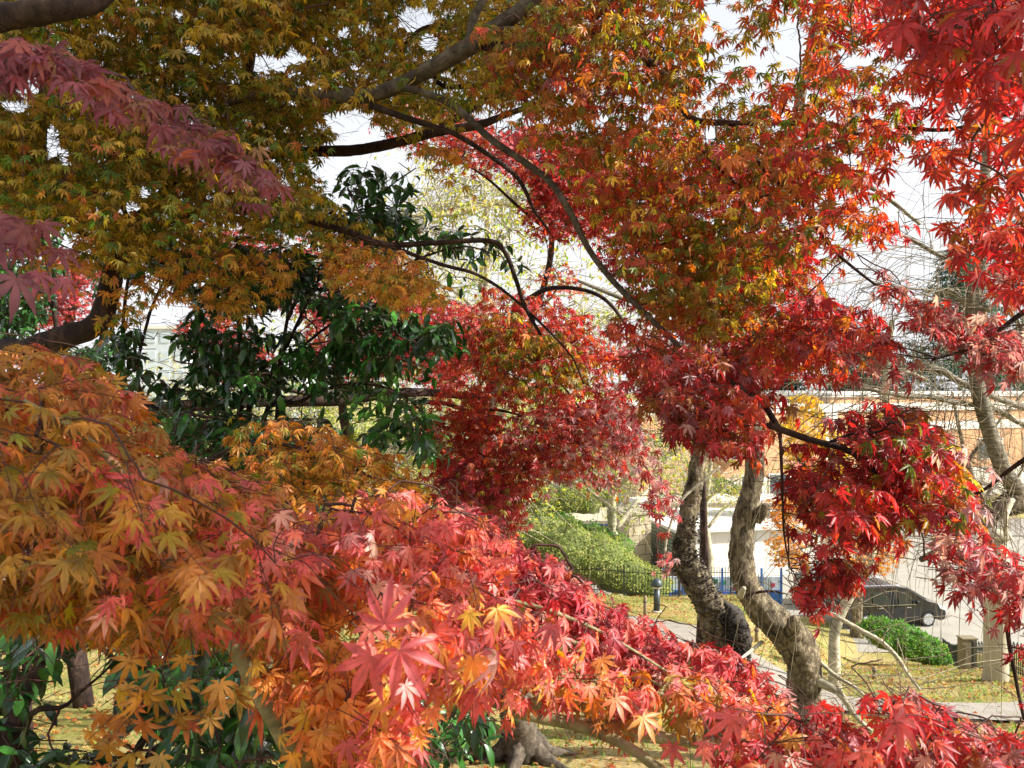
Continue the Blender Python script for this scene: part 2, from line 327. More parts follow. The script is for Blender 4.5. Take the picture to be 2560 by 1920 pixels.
# palettes: weight, base colour, tip colour
PAL = dict(
 gold=[(5, '#bc9618', '#b68a16'), (3, '#a48818', '#aa8418'), (2.8, '#808018', '#948218'), (2.2, '#52701a', '#6c781a'), (.7, '#b46c1e', '#b05c1e'), (.4, '#e3ca2a', '#e0b820')],
 goldor=[(4, '#cc941c', '#c8841c'), (2.6, '#c8801c', '#c46c1c'), (1.6, '#94861a', '#b08420'), (.8, '#6d801a', '#8a801a')],
 mauve=[(3, '#8e4656', '#7c3e52'), (3, '#984a60', '#8c4054'), (1.5, '#a85448', '#a04846'), (1, '#8a6a4a', '#9a5248')],
 orol=[(3, '#bc7218', '#b86016'), (3.6, '#8d7e18', '#9c7018'), (2.2, '#5f721a', '#7e6c1a'), (1.9, '#c04e20', '#b83620'), (.8, '#d8b828', '#d8a020')],
 redor=[(4, '#b43420', '#ac2420'), (2, '#c85c1e', '#c43a1c'), (1.2, '#95601c', '#a84a1c'), (2, '#b81c24', '#a81622')],
 red=[(5, '#b82022', '#ae1c22'), (2, '#a01a2a', '#901626'), (1.2, '#c84a22', '#c02c20'), (.4, '#a0701c', '#b04a1c')],
 crimson=[(4, '#a81a2c', '#96162a'), (3, '#b83040', '#a82034'), (2, '#8c2434', '#7a1e30'), (.8, '#c03a20', '#b02a20')],
 plum=[(3.4, '#984050', '#863246'), (3, '#b06a78', '#a05a6a'), (2.2, '#bc8c94', '#ac7480'), (2, '#a01e2a', '#8c1a26'), (.8, '#8a5a20', '#8c3a20')],  # the pale pinks paint sky highlights into the leaf colour
 pinkgrey=[(4, '#c49aa2', '#b48890'), (3, '#b4727e', '#a4606e'), (2, '#a83a48', '#98303e'), (1, '#b03024', '#a02420')],  # greyish pinks stand in for sky and sun glancing off red leaves
 coral=[(4, '#d4544e', '#c84046'), (3, '#dc6c60', '#cc5250'), (1.8, '#dc702e', '#d4582c'), (1, '#c4545c', '#b44650'), (.8, '#d89a94', '#cc8480')],
 fgor=[(4, '#bc6c12', '#b45e14'), (4.4, '#bc8410', '#b46e12'), (3, '#967412', '#a06814'), (.6, '#b84e28', '#ac402c'), (1.1, '#86801e', '#9a761c')],
 fgyel=[(5, '#e0951c', '#da7a1c'), (2, '#d8701e', '#d05a20'), (1, '#dcb028', '#da8c20')],
 ever=[(4, '#1f401c', '#1c3a18'), (3, '#2a5024', '#24481e'), (1.6, '#44742f', '#386428')],
 everl=[(4, '#2f6024', '#2a5820'), (3, '#24481e', '#204218'), (1.5, '#5a8a3a', '#4a7a30')],
 ygreen=[(4, '#b8b040', '#b0a838'), (3, '#98a83c', '#8c9c38'), (2, '#c8b850', '#c0a840'), (1, '#7c8c38', '#708030')],
 yellow=[(4, '#e0b428', '#d8a424'), (2, '#c8ac30', '#c09c2c')],
 orange=[(4, '#d88a2c', '#d07424'), (2, '#d8a43c', '#d08c2c')],
 hedge=[(4, '#a0a660', '#b2b068'), (3, '#7c8a4a', '#8e9850'), (2, '#c4c084', '#ccc88c'), (1.5, '#4a6428', '#54702a')],
 bush=[(4, '#5c8a34', '#7a9a3c'), (3, '#447430', '#508034'), (1.5, '#96a83e', '#a0aa40')],
 pine=[(4, '#2a4a3c', '#345848'), (3, '#20403a', '#2a4a40'), (1, '#3f6450', '#4a7058')],
 litter=[(4, '#b08a50', '#a88048'), (3, '#8f6838', '#8a6034'), (2, '#c8a868', '#c0a060'), (1, '#9a3c20', '#8a3018'), (1, '#b8602a', '#a85828')],
)
def pal_pick(name, idx_f, r):
    e = PAL[name]; wts = np.array([q[0] for q in e]); cum = np.cumsum(wts)/wts.sum(); k = np.searchsorted(cum, idx_f).clip(0, len(e)-1)
    A = np.array([lin(q[1]) for q in e]); B = np.array([lin(q[2]) for q in e]); j = r.normal(1, .14, (len(idx_f), 1)).clip(.6, 1.5)
    hj = r.normal(1, .07, (len(idx_f), 3)); y_ = r.uniform(0, .35, (len(idx_f), 1)); return A[k]*j*hj*(1+y_*np.array([.3, .8, .1])), B[k]*j*hj*.9
def foliage(bag, twigs, C, r, n_spr=8, L=.3, nodes=4, S=.04, pal='gold', lod='mid', az=None, bias=.4, droop=45, dsd=18, crad=.15, up=.1, clip=None, holes=(), twr=.0012, anchors=None, mix=None, petiole=True, grav=.35, sideways=55, coh=.55):
    """C (n,3) cluster centres -> leafy sprays around each; anchors = points on the limbs the clusters hang from"""
    n = len(C)
    if n == 0: return
    if anchors is not None and len(anchors):
        A = np.array(anchors)[::2]; n0 = len(A); nodes_ = np.vstack([A, C]); D0 = np.linalg.norm(C[:, None]-A[None], axis=2)
        best = D0.min(1); par = D0.argmin(1); done = np.zeros(n, bool); kids = np.zeros(n0+n); parent_ = np.full(n, -1); order_ = []
        cost0 = np.zeros(n0+n)
        for _ in range(n):          # grow the twigs outwards from the limb, each cluster joining the nearest wood
            k = int(np.where(done, 1e9, best).argmin()); done[k] = True; parent_[k] = par[k]; order_.append(k)
            dk = np.linalg.norm(C-C[k], axis=1)*1.15; up2 = (dk < best) & ~done; best[up2] = dk[up2]; par[up2] = n0+k
        for k in reversed(order_): kids[parent_[k]] += 1+kids[n0+k]
        a = nodes_[parent_]; c = C; d = np.linalg.norm(a-c, axis=1); ok = d < .9; a, c, d = a[ok], c[ok], d[ok]; kk_ = kids[n0:][ok]
        if len(a):
            t = np.linspace(0, 1, 6)[None, :, None]; mid = (a+c)/2+r.normal(0, .07, a.shape)*d[:, None]+np.array([0, 0, .02])*d[:, None]
            P = (1-t)**2*a[:, None]+2*t*(1-t)*mid[:, None]+t*t*c[:, None]; P[:, 1:-1] += r.normal(0, .012, (len(a), 4, 3))*d[:, None, None]
            R = (1.1+.55*np.sqrt(np.minimum(kk_, 30)))[:, None]*twr*np.linspace(1.15, .9, 6)[None]; twigs.add(P, R, 4)
    # sprays
    st = np.repeat(C, n_spr, 0)+r.normal(0, crad*.35, (n*n_spr, 3)); m = len(st)
    th = r.uniform(0, 2*math.pi, m)
    if az is not None:
        a0 = math.radians(az); dx = (1-bias)*np.cos(th)+bias*1.2*math.cos(a0); dy = (1-bias)*np.sin(th)+bias*1.2*math.sin(a0); th = np.arctan2(dy, dx)
    el = r.normal(up, .25, m); D = np.stack([np.cos(th)*np.cos(el), np.sin(th)*np.cos(el), np.sin(el)], 1)
    Ls = L*r.uniform(.6, 1.25, m); K = nodes; tt = np.arange(K+1)/K
    P = st[:, None]+D[:, None]*(Ls[:, None]*tt[None])[..., None]; P[..., 2] -= grav*Ls[:, None]*tt[None]**2; P[:, 1:-1] += r.normal(0, .03, (m, K-1, 3))*Ls[:, None, None]
    keep_s = np.ones(m, bool)
    if clip is not None or len(holes):
        x, y = project(P[:, K//2])
        if clip is not None: keep_s &= inpoly(x, y, clip)
        for hx, hy, rx, ry in holes: keep_s &= ((x-hx)/rx)**2+((y-hy)/ry)**2 > 1
    twigs.add(P[keep_s], (np.linspace(1.2, .6, K+1)*twr)[None]*np.ones((keep_s.sum(), 1)))
    cc = np.repeat(r.uniform(0, 1, n), n_spr)
    pos = []; dr = []; ci = []; N0 = []
    for k in range(1, K+1):
        for sgn in ((-1, 1) if k < K else (-1, 1, 0)):
            a = th+sgn*math.radians(sideways)+r.normal(0, .3, m); e = -r.uniform(0, .5, m)
            pd = np.stack([np.cos(a)*np.cos(e), np.sin(a)*np.cos(e), np.sin(e)], 1)
            pos.append(P[:, k]); dr.append((pd, a)); ci.append(cc); N0.append(keep_s)
    base = np.concatenate(pos); pd = np.concatenate([q[0] for q in dr]); a = np.concatenate([q[1] for q in dr]); ci = np.concatenate(ci); kk = np.concatenate(N0)
    nn = len(base); s = S*r.normal(1, .25, nn).clip(.5, 1.6); q = base+pd*(s*r.uniform(.4, .9, nn))[:, None]
    if lod in ('oval', 'quad'): q = base+pd*(s*.1)[:, None]
    keep = kk & (r.uniform(0, 1, nn) > .08)
    x, y = project(q)
    if clip is not None: keep &= inpoly(x+r.normal(0, 12, nn), y+r.normal(0, 12, nn), clip)
    for hx, hy, rx, ry in holes: keep &= ((x-hx)/rx)**2+((y-hy)/ry)**2 > 1
    base, q, a, ci, s = base[keep], q[keep], a[keep], ci[keep], s[keep]; nn = len(q)
    if az is not None:
        a0 = math.radians(az); dx = (1-bias)*np.cos(a)+bias*math.cos(a0); dy = (1-bias)*np.sin(a)+bias*math.sin(a0); a = np.arctan2(dy, dx)
    d = np.radians(r.normal(droop, dsd, nn)); Md = np.stack([np.cos(a)*np.cos(d), np.sin(a)*np.cos(d), -np.sin(d)], 1)
    Nd = np.stack([np.cos(a)*np.sin(d), np.sin(a)*np.sin(d), np.cos(d)], 1)+r.normal(0, .45, (nn, 3))
    f = np.where(r.uniform(0, 1, nn) < coh, ci, r.uniform(0, 1, nn)); f = (f+r.normal(0, .03, nn)).clip(0, .999)
    A0, B0 = pal_pick(pal, f, r)
    if mix is not None:      # second palette blended in along the picture of the crown (u0..u1 in x)
        pal2, x0, x1 = mix; X, _ = project(q); pr = ((X-x0)/(x1-x0)).clip(0, 1); sel = r.uniform(0, 1, nn) < pr; A1, B1 = pal_pick(pal2, f, r); A0[sel] = A1[sel]; B0[sel] = B1[sel]
    bag.add(q, Md, Nd, s, A0, B0, lod, r)
    if petiole: twigs.add(np.stack([base, q], 1), np.full((nn, 2), twr*.55))
def centres(poly, depth, thick, n, r):
    p = np.array(poly, float); x0, y0 = p.min(0); x1, y1 = p.max(0); out = []
    while len(out) < n:
        x = r.uniform(x0, x1, 4*n+10); y = r.uniform(y0, y1, 4*n+10); k = inpoly(x, y, poly); x, y = x[k], y[k]
        u = (x-x0)/(x1-x0); Y = depth[0]+(depth[1]-depth[0])*u
        if len(depth) > 2: Y = Y+depth[2]*(y-(y0+y1)/2)/(y1-y0)
        Y = Y+r.uniform(-thick, thick, len(x)); out += [at(a, b, c) for a, b, c in zip(x, y, Y)]
    return np.array(out[:n])
def zone(bag, twigs, poly, depth, thick, lai, r=rng, **kw):
    S = kw.get('S', .04); lod = kw.get('lod', 'mid'); Y = (depth[0]+depth[1])/2
    per = kw.get('n_spr', 8)*(2*kw.get('nodes', 4)+1)
    lai *= kw.pop('boost', 1.6); up_ = kw.pop('lift', 1.0)
    nl = lai*polyarea(poly)/(TPL[lod]['area']*S*S*.62*(F/Y)**2); n = max(2, int(nl/per/.8))
    C = centres(poly, depth, thick, n, r)
    C[:, 2] += up_*(S*.9*math.sin(math.radians(kw.get('droop', 45)))+.35*kw.get('L', .3)*kw.get('grav', .35))
    foliage(bag, twigs, C, r, clip=poly, **kw)
def blob(bag, twigs, c, rad, n, r=rng, **kw):
    u = unit(r.normal(0, 1, (n, 3)))*(r.uniform(0, 1, (n, 1))**(1/2.2)); foliage(bag, twigs, np.array(c)+u*np.array(rad), r, **kw)

LIMBS = {}
def limb(pts, mat, parent, name='branch', n=10, rough=.05, sub=7, seed=None, kind='px', ws=1.0):
    """pts: (px, py, depth, width px) or world points (x, y, z, radius)"""
    if kind == 'px': P = [at(a, b, c) for a, b, c, d in pts]; R = [d/2/F*c for a, b, c, d in pts]
    else: P = [p[:3] for p in pts]; R = [p[3] for p in pts]
    R = [x*ws for x in R]; P, R = catmull(P, R, sub); V, Q = tube_np(P, R, n, rough, seed if seed is not None else random.randrange(999))
    LIMBS.setdefault(parent.name, []).extend(list(P)); return quads_mesh(name, V, Q, mat, parent)

# ---------------------------------------------------------------- terrain
PY = [-40, -3, 0, 5, 10, 15, 21.6, 27, 30, 34, 36, 900]
PC = [8.8, 8.8, 8.8, 7.2, 6.0, 5.1, 4.2, 3.3, 2.2, .25, 0, 0]
RY = [-40, -3, 0, 5, 10, 15, 20, 25, 28.5, 30.5, 36, 900]
PR = [8.8, 8.8, 8.8, 7.2, 6.1, 4.7, 3.2, 1.5, .4, 0, 0, 0]
def gz(x, y):
    u = x/max(y, 3.0); k = min(1, max(0, (u-.28)/.17)); k = k*k*(3-2*k)
    z = np.interp(y, PY, PC)*(1-k)+np.interp(y, RY, PR)*k
    return float(z + (.06*math.sin(x*.7+1)*math.sin(y*.5)+.04*math.sin(x*1.7)*math.cos(y*1.3))*(1 if y < 28 else 0))
def ground_hit(px, py):
    d = at(px, py, 1.0)-np.array([0, 0, CZ]); t = 3.0
    while t < 400:
        p = np.array([0, 0, CZ])+d*t
        if p[2] <= gz(p[0], p[1]): break
        t += .04 if t < 60 else 1
    return np.array([p[0], p[1], gz(p[0], p[1])])
def ground_mat():
    m, t, b = mat_new('lawn_ground'); L = t.links.new
    tc = t.nodes.new('ShaderNodeTexCoord'); n1 = t.nodes.new('ShaderNodeTexNoise'); n1.inputs['Scale'].default_value = .55; n1.inputs['Detail'].default_value = 8; n1.inputs['Roughness'].default_value = .6
    n2 = t.nodes.new('ShaderNodeTexNoise'); n2.inputs['Scale'].default_value = 14; n2.inputs['Detail'].default_value = 8; n2.inputs['Roughness'].default_value = .8
    for n in (n1, n2): L(tc.outputs['Object'], n.inputs['Vector'])
    r1 = t.nodes.new('ShaderNodeValToRGB'); e = r1.color_ramp.elements; e[0].position = .38; e[0].color = (*lin('#8a8a4c'), 1); e[1].position = .62; e[1].color = (*lin('#b8a678'), 1); x = e.new(.5); x.color = (*lin('#a69e66'), 1)
    r2 = t.nodes.new('ShaderNodeValToRGB'); e = r2.color_ramp.elements; e[0].position = .35; e[0].color = (.45, .42, .36, 1); e[1].position = .68; e[1].color = (1.3, 1.25, 1.1, 1)
    mx = t.nodes.new('ShaderNodeMix'); mx.data_type = 'RGBA'; mx.blend_type = 'MULTIPLY'; mx.inputs['Factor'].default_value = 1
    L(n1.outputs['Fac'], r1.inputs[0]); L(n2.outputs['Fac'], r2.inputs[0]); L(r1.outputs[0], mx.inputs['A']); L(r2.outputs[0], mx.inputs['B']); L(mx.outputs['Result'], b.inputs['Base Color'])
    bp = t.nodes.new('ShaderNodeBump'); bp.inputs['Strength'].default_value = .8; bp.inputs['Distance'].default_value = .08; L(n2.outputs['Fac'], bp.inputs['Height']); L(bp.outputs[0], b.inputs['Normal'])
    b.inputs['Roughness'].default_value = .95; b.inputs['Specular IOR Level'].default_value = .15
    return m
M_LAWN = ground_mat()
xs = np.concatenate([[-900, -400, -200, -100, -60], np.arange(-40, 40.01, .5), [60, 100, 200, 400, 900]])
ys = np.concatenate([[-40, -20, -10], np.arange(-6, 38.01, .4), [45, 60, 100, 200, 400, 900]])
V = np.array([(x, y, gz(x, y)) for y in ys for x in xs]); nx = len(xs)
Q = np.array([(j*nx+i, j*nx+i+1, (j+1)*nx+i+1, (j+1)*nx+i) for j in range(len(ys)-1) for i in range(nx-1)])
tag(mesh_np('ground', V, Q, M_LAWN, smooth=True), kind='structure')
M_PATH = mat_plain('path_asphalt', '#968f84', .9, var=.12, scale=3, bump=.3, bscale=80)
M_ROAD = mat_plain('road_concrete', '#9a968b', .9, var=.08, scale=1.2, bump=.2, bscale=60, spec=.2)
def ribbon(name, C, width, mat, lift=.03):
    C, R = catmull(C, [width]*len(C), 10); V = []
    T = np.gradient(C, axis=0); 
    for p, t in zip(C, T):
        s = np.array([t[1], -t[0], 0]); s /= np.linalg.norm(s)
        for k in (-.5, -.25, 0, .25, .5):
            q = p+s*width*k; V.append((q[0], q[1], gz(q[0], q[1])+lift))
    n = len(C); Q = np.array([(i*5+j, i*5+j+1, i*5+5+j+1, i*5+5+j) for i in range(n-1) for j in range(4)])
    return tag(mesh_np(name, V, Q, mat, smooth=True), kind='structure')
ribbon('path', [ground_hit(*p) for p in ((1300, 1545), (1520, 1556), (1700, 1590), (1870, 1670), (2050, 1750), (2380, 1782), (2700, 1780))], 1.7, M_PATH, .05)
ribbon('path', [(-9, 9.5, 0), (-5, 7.5, 0), (-2.5, 6.6, 0), (-.6, 6.2, 0), (1.5, 6.4, 0), (4.2, 6.6, 0)], 1.2, M_PATH, .05)
# street: flat sheet past the bank
m = MB(); m.add([(5, 30.8, .03), (60, 30.8, .03), (60, 54, .03), (-40, 54, .03), (-40, 37, .03), (2, 37, .03)], [(0, 1, 2, 3, 4, 5)])
tag(m.build('road', M_ROAD), kind='structure')
m = MB(); m.box(-40, 60, 54, 60.9, 0, .14)
tag(m.build('pavement', mat_plain('pavement_slabs', '#8f8a80', .9, scale=2)), kind='structure')
#SECTION2
# ---------------------------------------------------------------- golden maple at the left
t1 = thing('maple_tree', 'golden-leaved maple with a dark crooked trunk entering from the left edge', 'tree', (-5.2, 5.0, gz(-5.2, 5)))
b, tw = LeafBag(), TwigBag()
limb([(-5.2, 5.0, 7.0, .19), (-4.9, 4.9, 8.3, .165), (-4.3, 4.6, 9.4, .15), *[(*at(x, y, Y), wd/2/F*Y) for x, y, Y, wd in ((-60, 935, 4.2, 66), (60, 880, 4.0, 62), (160, 845, 3.9, 58), (235, 815, 3.9, 56), (268, 750, 3.9, 54), (285, 670, 4.0, 48), (320, 590, 4.1, 44), (395, 510, 4.2, 42), (470, 430, 4.3, 38), (560, 330, 4.4, 32), (620, 180, 4.5, 26), (640, -60, 4.6, 20))]], M_DARK, t1, 'trunk', 16, .09, 6, kind='w')
limb([(380, 568, 4.1, 14), (450, 545, 4.0, 17), (560, 526, 3.9, 18), (650, 535, 3.8, 17), (740, 545, 3.7, 16), (830, 568, 3.6, 16), (900, 590, 3.6, 16), (970, 612, 3.6, 15), (1090, 607, 3.6, 14), (1220, 602, 3.6, 13), (1262, 630, 3.6, 12), (1290, 700, 3.6, 11), (1312, 765, 3.6, 10), (1352, 838, 3.6, 8)], M_DARK, t1)
limb([(960, 610, 3.6, 11), (1100, 660, 3.6, 10), (1200, 690, 3.6, 9), (1300, 760, 3.6, 7), (1420, 880, 3.6, 5), (1460, 960, 3.6, 4)], M_DARK, t1)
limb([(300, 630, 4.0, 20), (180, 560, 4.2, 16), (110, 420, 4.6, 26), (105, 300, 4.7, 26), (112, 180, 4.8, 24), (100, 20, 4.9, 22), (90, -100, 5, 20)], M_DARK, t1)
limb([(-80, 60, 2.6, 66), (30, 40, 2.6, 62), (140, 22, 2.6, 60), (235, 10, 2.65, 46), (300, -40, 2.7, 34)], M_DARK, t1, n=16, rough=.09)
limb([(440, 470, 4.3, 22), (560, 410, 4.2, 20), (700, 385, 4.1, 22), (810, 378, 4.0, 27), (900, 374, 3.95, 29), (1000, 354, 3.9, 26), (1090, 330, 3.9, 24), (1200, 311, 3.9, 20), (1270, 285, 3.9, 16), (1400, 240, 3.9, 10)], M_DARK, t1, n=12, rough=.09)
limb([(1085, 328, 3.9, 18), (1150, 290, 3.95, 20), (1225, 240, 4.0, 19), (1330, 170, 4.0, 14), (1420, 90, 4.0, 10)], M_DARK, t1)
limb([(1080, 185, 4.0, 10), (1112, 215, 4.0, 12), (1200, 214, 4.0, 11), (1250, 202, 4.0, 9), (1330, 190, 4.0, 6)], M_DARK, t1)
limb([(340, 590, 4.1, 14), (300, 500, 4.1, 9), (280, 440, 4.1, 7), (340, 360, 4.1, 6), (420, 200, 4.1, 5)], M_DARK, t1)
limb([(1010, 110, 4.1, 10), (1060, 72, 4.1, 14), (1140, 60, 4.1, 14), (1180, 40, 4.1, 10)], M_DARK, t1)
A1 = LIMBS[t1.name]
H1 = [(660, 155, 62, 30), (735, 140, 45, 26), (1040, 45, 62, 45), (1075, 100, 30, 30), (880, 300, 62, 45), (840, 290, 40, 25), (60, 210, 75, 30), (40, 260, 55, 24), (130, 350, 28, 60), (480, 120, 25, 16), (360, 480, 28, 18), (60, 120, 60, 22), (320, 520, 20, 16), (440, 30, 20, 14), (860, 80, 25, 20), (160, 390, 20, 30)]
KG = dict(S=.032, n_spr=7, L=.28, nodes=4, pal='gold', lod='mid', droop=38, crad=.2, twr=.0011, anchors=A1, r=np.random.default_rng(11))
zone(b, tw, [(-150, -150), (1420, -150), (1330, 120), (1300, 250), (1180, 300), (1010, 350), (980, 330), (860, 300), (780, 420), (840, 520), (900, 560), (1000, 560), (930, 640), (820, 610), (700, 640), (560, 650), (420, 620), (300, 690), (220, 680), (180, 560), (-150, 560)], (3.7, 4.3), .75, 2.1, holes=[(a_, b_, c_*.78, d_*.78) for a_, b_, c_, d_ in H1], **KG)
KG['pal'] = 'goldor'
zone(b, tw, [(1000, 380), (1120, 340), (1180, 420), (1200, 520), (1160, 590), (1080, 600), (1120, 480)], (3.7, 3.7), .3, 1.1, **KG)
zone(b, tw, [(790, 590), (900, 600), (1060, 640), (1110, 740), (1090, 790), (980, 770), (860, 740), (800, 680)], (3.5, 3.4), .25, 2.6, **KG)
zone(b, tw, [(470, 620), (640, 620), (760, 640), (720, 740), (600, 800), (480, 740), (400, 800), (220, 860), (200, 760), (300, 680)], (3.6, 3.6), .25, 1.0, **KG)
zone(b, tw, [(560, 1000), (700, 1040), (860, 1070), (980, 1140), (1060, 1200), (1080, 1290), (900, 1290), (740, 1260), (620, 1200), (560, 1110)], (2.6, 2.5), .2, 2.4, **{**KG, 'anchors': None, 'S': .032})
limb([(420, 1230, 3.0, 14), (560, 1130, 2.8, 12), (700, 1110, 2.7, 10), (860, 1160, 2.6, 8), (1000, 1230, 2.5, 5)], M_DARK, t1)
zone(b, tw, [(0, 560), (280, 600), (300, 680), (120, 760), (0, 720)], (3.6, 3.6), .3, .7, **KG)
# unseen leaf clumps added overhead to put the golden leaves in shade
KS = dict(S=.05, n_spr=9, L=.4, nodes=4, pal='gold', lod='lo', droop=40, crad=.25, twr=.002, r=np.random.default_rng(5), petiole=False)
blob(b, tw, (-1.6, 4.2, 13.9), (2.8, 1.9, .8), 130, **KS)
blob(b, tw, (.6, 3.6, 14.3), (2.0, 1.5, .7), 110, **KS)
b.build('crown', M_LEAF, t1); tw.build('twigs', M_TWIG, t1)

# ---------------------------------------------------------------- big maple whose grey limb crosses the top, crown from olive to red
t3 = thing('maple_tree', 'maple with a thick grey limb across the top, leaves olive and orange turning red', 'tree', (3.4, -.6, gz(3.4, -.6)))
b, tw = LeafBag(), TwigBag()
limb([(3.4, -.6, 8.6, .17), (3.2, -.3, 10.2, .15), (2.7, .6, 11.9, .13), (1.8, 1.8, 12.9, .11), *[(*at(x, y, Y), wd/2/F*Y) for x, y, Y, wd in ((1480, -110, 3.1, 48), (1370, -22, 3.15, 46), (1250, 62, 3.2, 46), (1180, 112, 3.2, 52), (1080, 170, 3.25, 46), (1000, 212, 3.3, 44), (930, 238, 3.3, 42), (850, 243, 3.35, 38), (770, 240, 3.4, 36), (700, 234, 3.45, 34), (620, 243, 3.5, 28), (560, 262, 3.55, 16), (500, 290, 3.6, 9))]], M_GREY, t3, 'trunk', 16, .05, 7, kind='w', ws=.86)
def knot(px, py, Y, r, parent, mat):
    c = at(px, py, Y); V = []; n = 14
    for k, (rr, d) in enumerate(((1.5, .1), (1.15, -.45), (.8, -.6), (.45, -.3), (.05, -.2))):
        for i in range(n):
            a = 2*math.pi*i/n; V.append(c+np.array([math.cos(a)*r*rr*1.15, d*r, math.sin(a)*r*rr]))
    fs = [(k*n+i, k*n+(i+1) % n, (k+1)*n+(i+1) % n, (k+1)*n+i) for k in range(4) for i in range(n)]
    m = MB(); m.add(V, fs); return m.build('knot', mat, parent, smooth=True, local=False)
knot(866, 236, 3.30, .022, t3, M_GREY)
limb([(1175, 100, 3.2, 26), (1182, 50, 3.2, 22), (1205, 5, 3.2, 20), (1235, -60, 3.2, 18)], M_GREY, t3)
limb([(1205, 112, 3.2, 28), (1270, 118, 3.15, 26), (1340, 112, 3.1, 22), (1400, 108, 3.1, 18), (1500, 84, 3.0, 18), (1560, 88, 3.0, 22), (1610, 140, 2.95, 20), (1660, 205, 2.9, 20), (1700, 265, 2.9, 18), (1740, 300, 2.85, 16), (1830, 308, 2.8, 15), (1990, 308, 2.8, 13), (2120, 330, 2.8, 10), (2260, 350, 2.8, 7)], M_DARK, t3)
limb([(1010, 218, 3.25, 24), (1100, 246, 3.2, 24), (1160, 286, 3.15, 24), (1230, 350, 3.1, 23), (1300, 398, 3.05, 23), (1370, 450, 3.0, 23), (1420, 520, 2.95, 22), (1470, 620, 2.9, 20), (1535, 705, 2.85, 19), (1620, 790, 2.75, 18), (1700, 865, 2.65, 17), (1790, 930, 2.5, 15), (1900, 1000, 2.35, 14)], M_GREY, t3, ws=.78)
limb([(925, 262, 3.3, 18), (1000, 290, 3.3, 15), (1080, 315, 3.3, 14), (1150, 342, 3.3, 13), (1270, 422, 3.3, 12), (1310, 470, 3.3, 10), (1335, 525, 3.3, 8), (1375, 580, 3.3, 5)], M_DARK, t3)
limb([(1835, 310, 2.8, 14), (1885, 395, 2.75, 14), (1950, 455, 2.7, 14), (2000, 500, 2.7, 12), (2050, 580, 2.6, 10), (2100, 640, 2.5, 8), (2200, 720, 2.4, 6), (2300, 780, 2.3, 5)], M_DARK, t3)
limb([(1920, 1062, 2.1, 18), (2020, 1098, 2.05, 17), (2110, 1122, 2.0, 16), (2160, 1155, 2.0, 13), (2210, 1200, 2.0, 8), (2280, 1270, 2.0, 5)], M_DARK, t3)
limb([(2070, 1108, 2.03, 9), (2130, 1085, 2.03, 8), (2200, 1078, 2.0, 7), (2230, 1050, 2.0, 4)], M_DARK, t3)
limb([(1900, 1000, 2.35, 14), (1925, 1035, 2.2, 16), (1945, 1070, 2.1, 17)], M_DARK, t3)
limb([(1950, 1070, 2.1, 9), (1955, 1200, 2.1, 7), (1960, 1330, 2.15, 5), (1975, 1420, 2.2, 3)], M_DARK, t3)
limb([(1730, 300, 2.9, 8), (1760, 380, 2.9, 8), (1830, 450, 2.9, 8), (1890, 490, 2.9, 7), (1950, 480, 2.9, 5)], M_DARK, t3)
limb([(2240, 318, 2.6, 9), (2370, 324, 2.5, 10), (2500, 292, 2.4, 9), (2620, 250, 2.3, 9)], M_DARK, t3)
limb([(2560, 1480, 1.9, 14), (2520, 1560, 1.9, 12), (2540, 1700, 1.9, 9), (2560, 1800, 1.9, 7)], M_DARK, t3)
limb([(2700, 700, 2.0, 22), (2560, 780, 2.1, 14), (2450, 860, 2.1, 9), (2330, 900, 2.1, 6)], M_DARK, t3)
limb([(2700, 1080, 1.8, 22), (2560, 1150, 1.9, 12), (2450, 1230, 2.0, 8), (2350, 1260, 2.0, 6)], M_DARK, t3)
limb([(2700, -100, 1.5, 20), (2560, 30, 1.5, 9), (2500, 200, 1.5, 6), (2450, 330, 1.5, 3)], M_DARK, t3)
A3 = LIMBS[t3.name]
H3 = [(1985, 110, 48, 75), (1830, 60, 32, 35), (2130, 150, 40, 28), (2260, 140, 42, 26), (1520, 720, 40, 50), (1480, 740, 30, 60), (2250, 540, 55, 75), (2300, 600, 60, 50), (2080, 290, 25, 16), (2190, 280, 28, 18), (2400, 300, 30, 22), (2130, 400, 20, 30), (2440, 100, 20, 20), (2270, 40, 25, 20), (1960, 760, 25, 18), (2100, 490, 22, 22), (2500, 550, 24, 30)]
KO = dict(S=.030, n_spr=7, L=.24, nodes=4, lod='mid', droop=50, crad=.16, twr=.001, anchors=A3, r=np.random.default_rng(23), holes=[(a_, b_, c_*.8, d_*.8) for a_, b_, c_, d_ in H3])
zone(b, tw, [(1130, 40), (1300, 60), (1450, -150), (1750, -150), (1750, 300), (1850, 520), (1980, 640), (1950, 760), (1800, 860), (1690, 840), (1590, 770), (1520, 640), (1440, 470), (1400, 420), (1260, 300), (1160, 250), (1230, 160)], (3.0, 2.9), .45, 1.6, pal='orol', **KO)
zone(b, tw, [(1280, 130), (1500, 140), (1560, 220), (1480, 300), (1300, 290)], (2.7, 2.6), .25, .7, pal='plum', **KO)
zone(b, tw, [(1700, -150), (2250, -150), (2300, 300), (2250, 420), (2200, 560), (2080, 700), (1950, 680), (1850, 520), (1750, 300)], (2.8, 2.6), .5, 1.0, pal='orol', mix=('redor', 1700, 2500), **KO)
zone(b, tw, [(2150, -150), (2720, -150), (2720, 760), (2500, 760), (2380, 640), (2330, 420), (2250, 350)], (2.2, 2.0), .5, 1.2, pal='redor', **KO)
zone(b, tw, [(1400, 400), (1550, 300), (2050, 400), (2050, 780), (1780, 1040), (1650, 900), (1560, 760)], (3.8, 3.5), .4, 1.2, pal='red', **KO)
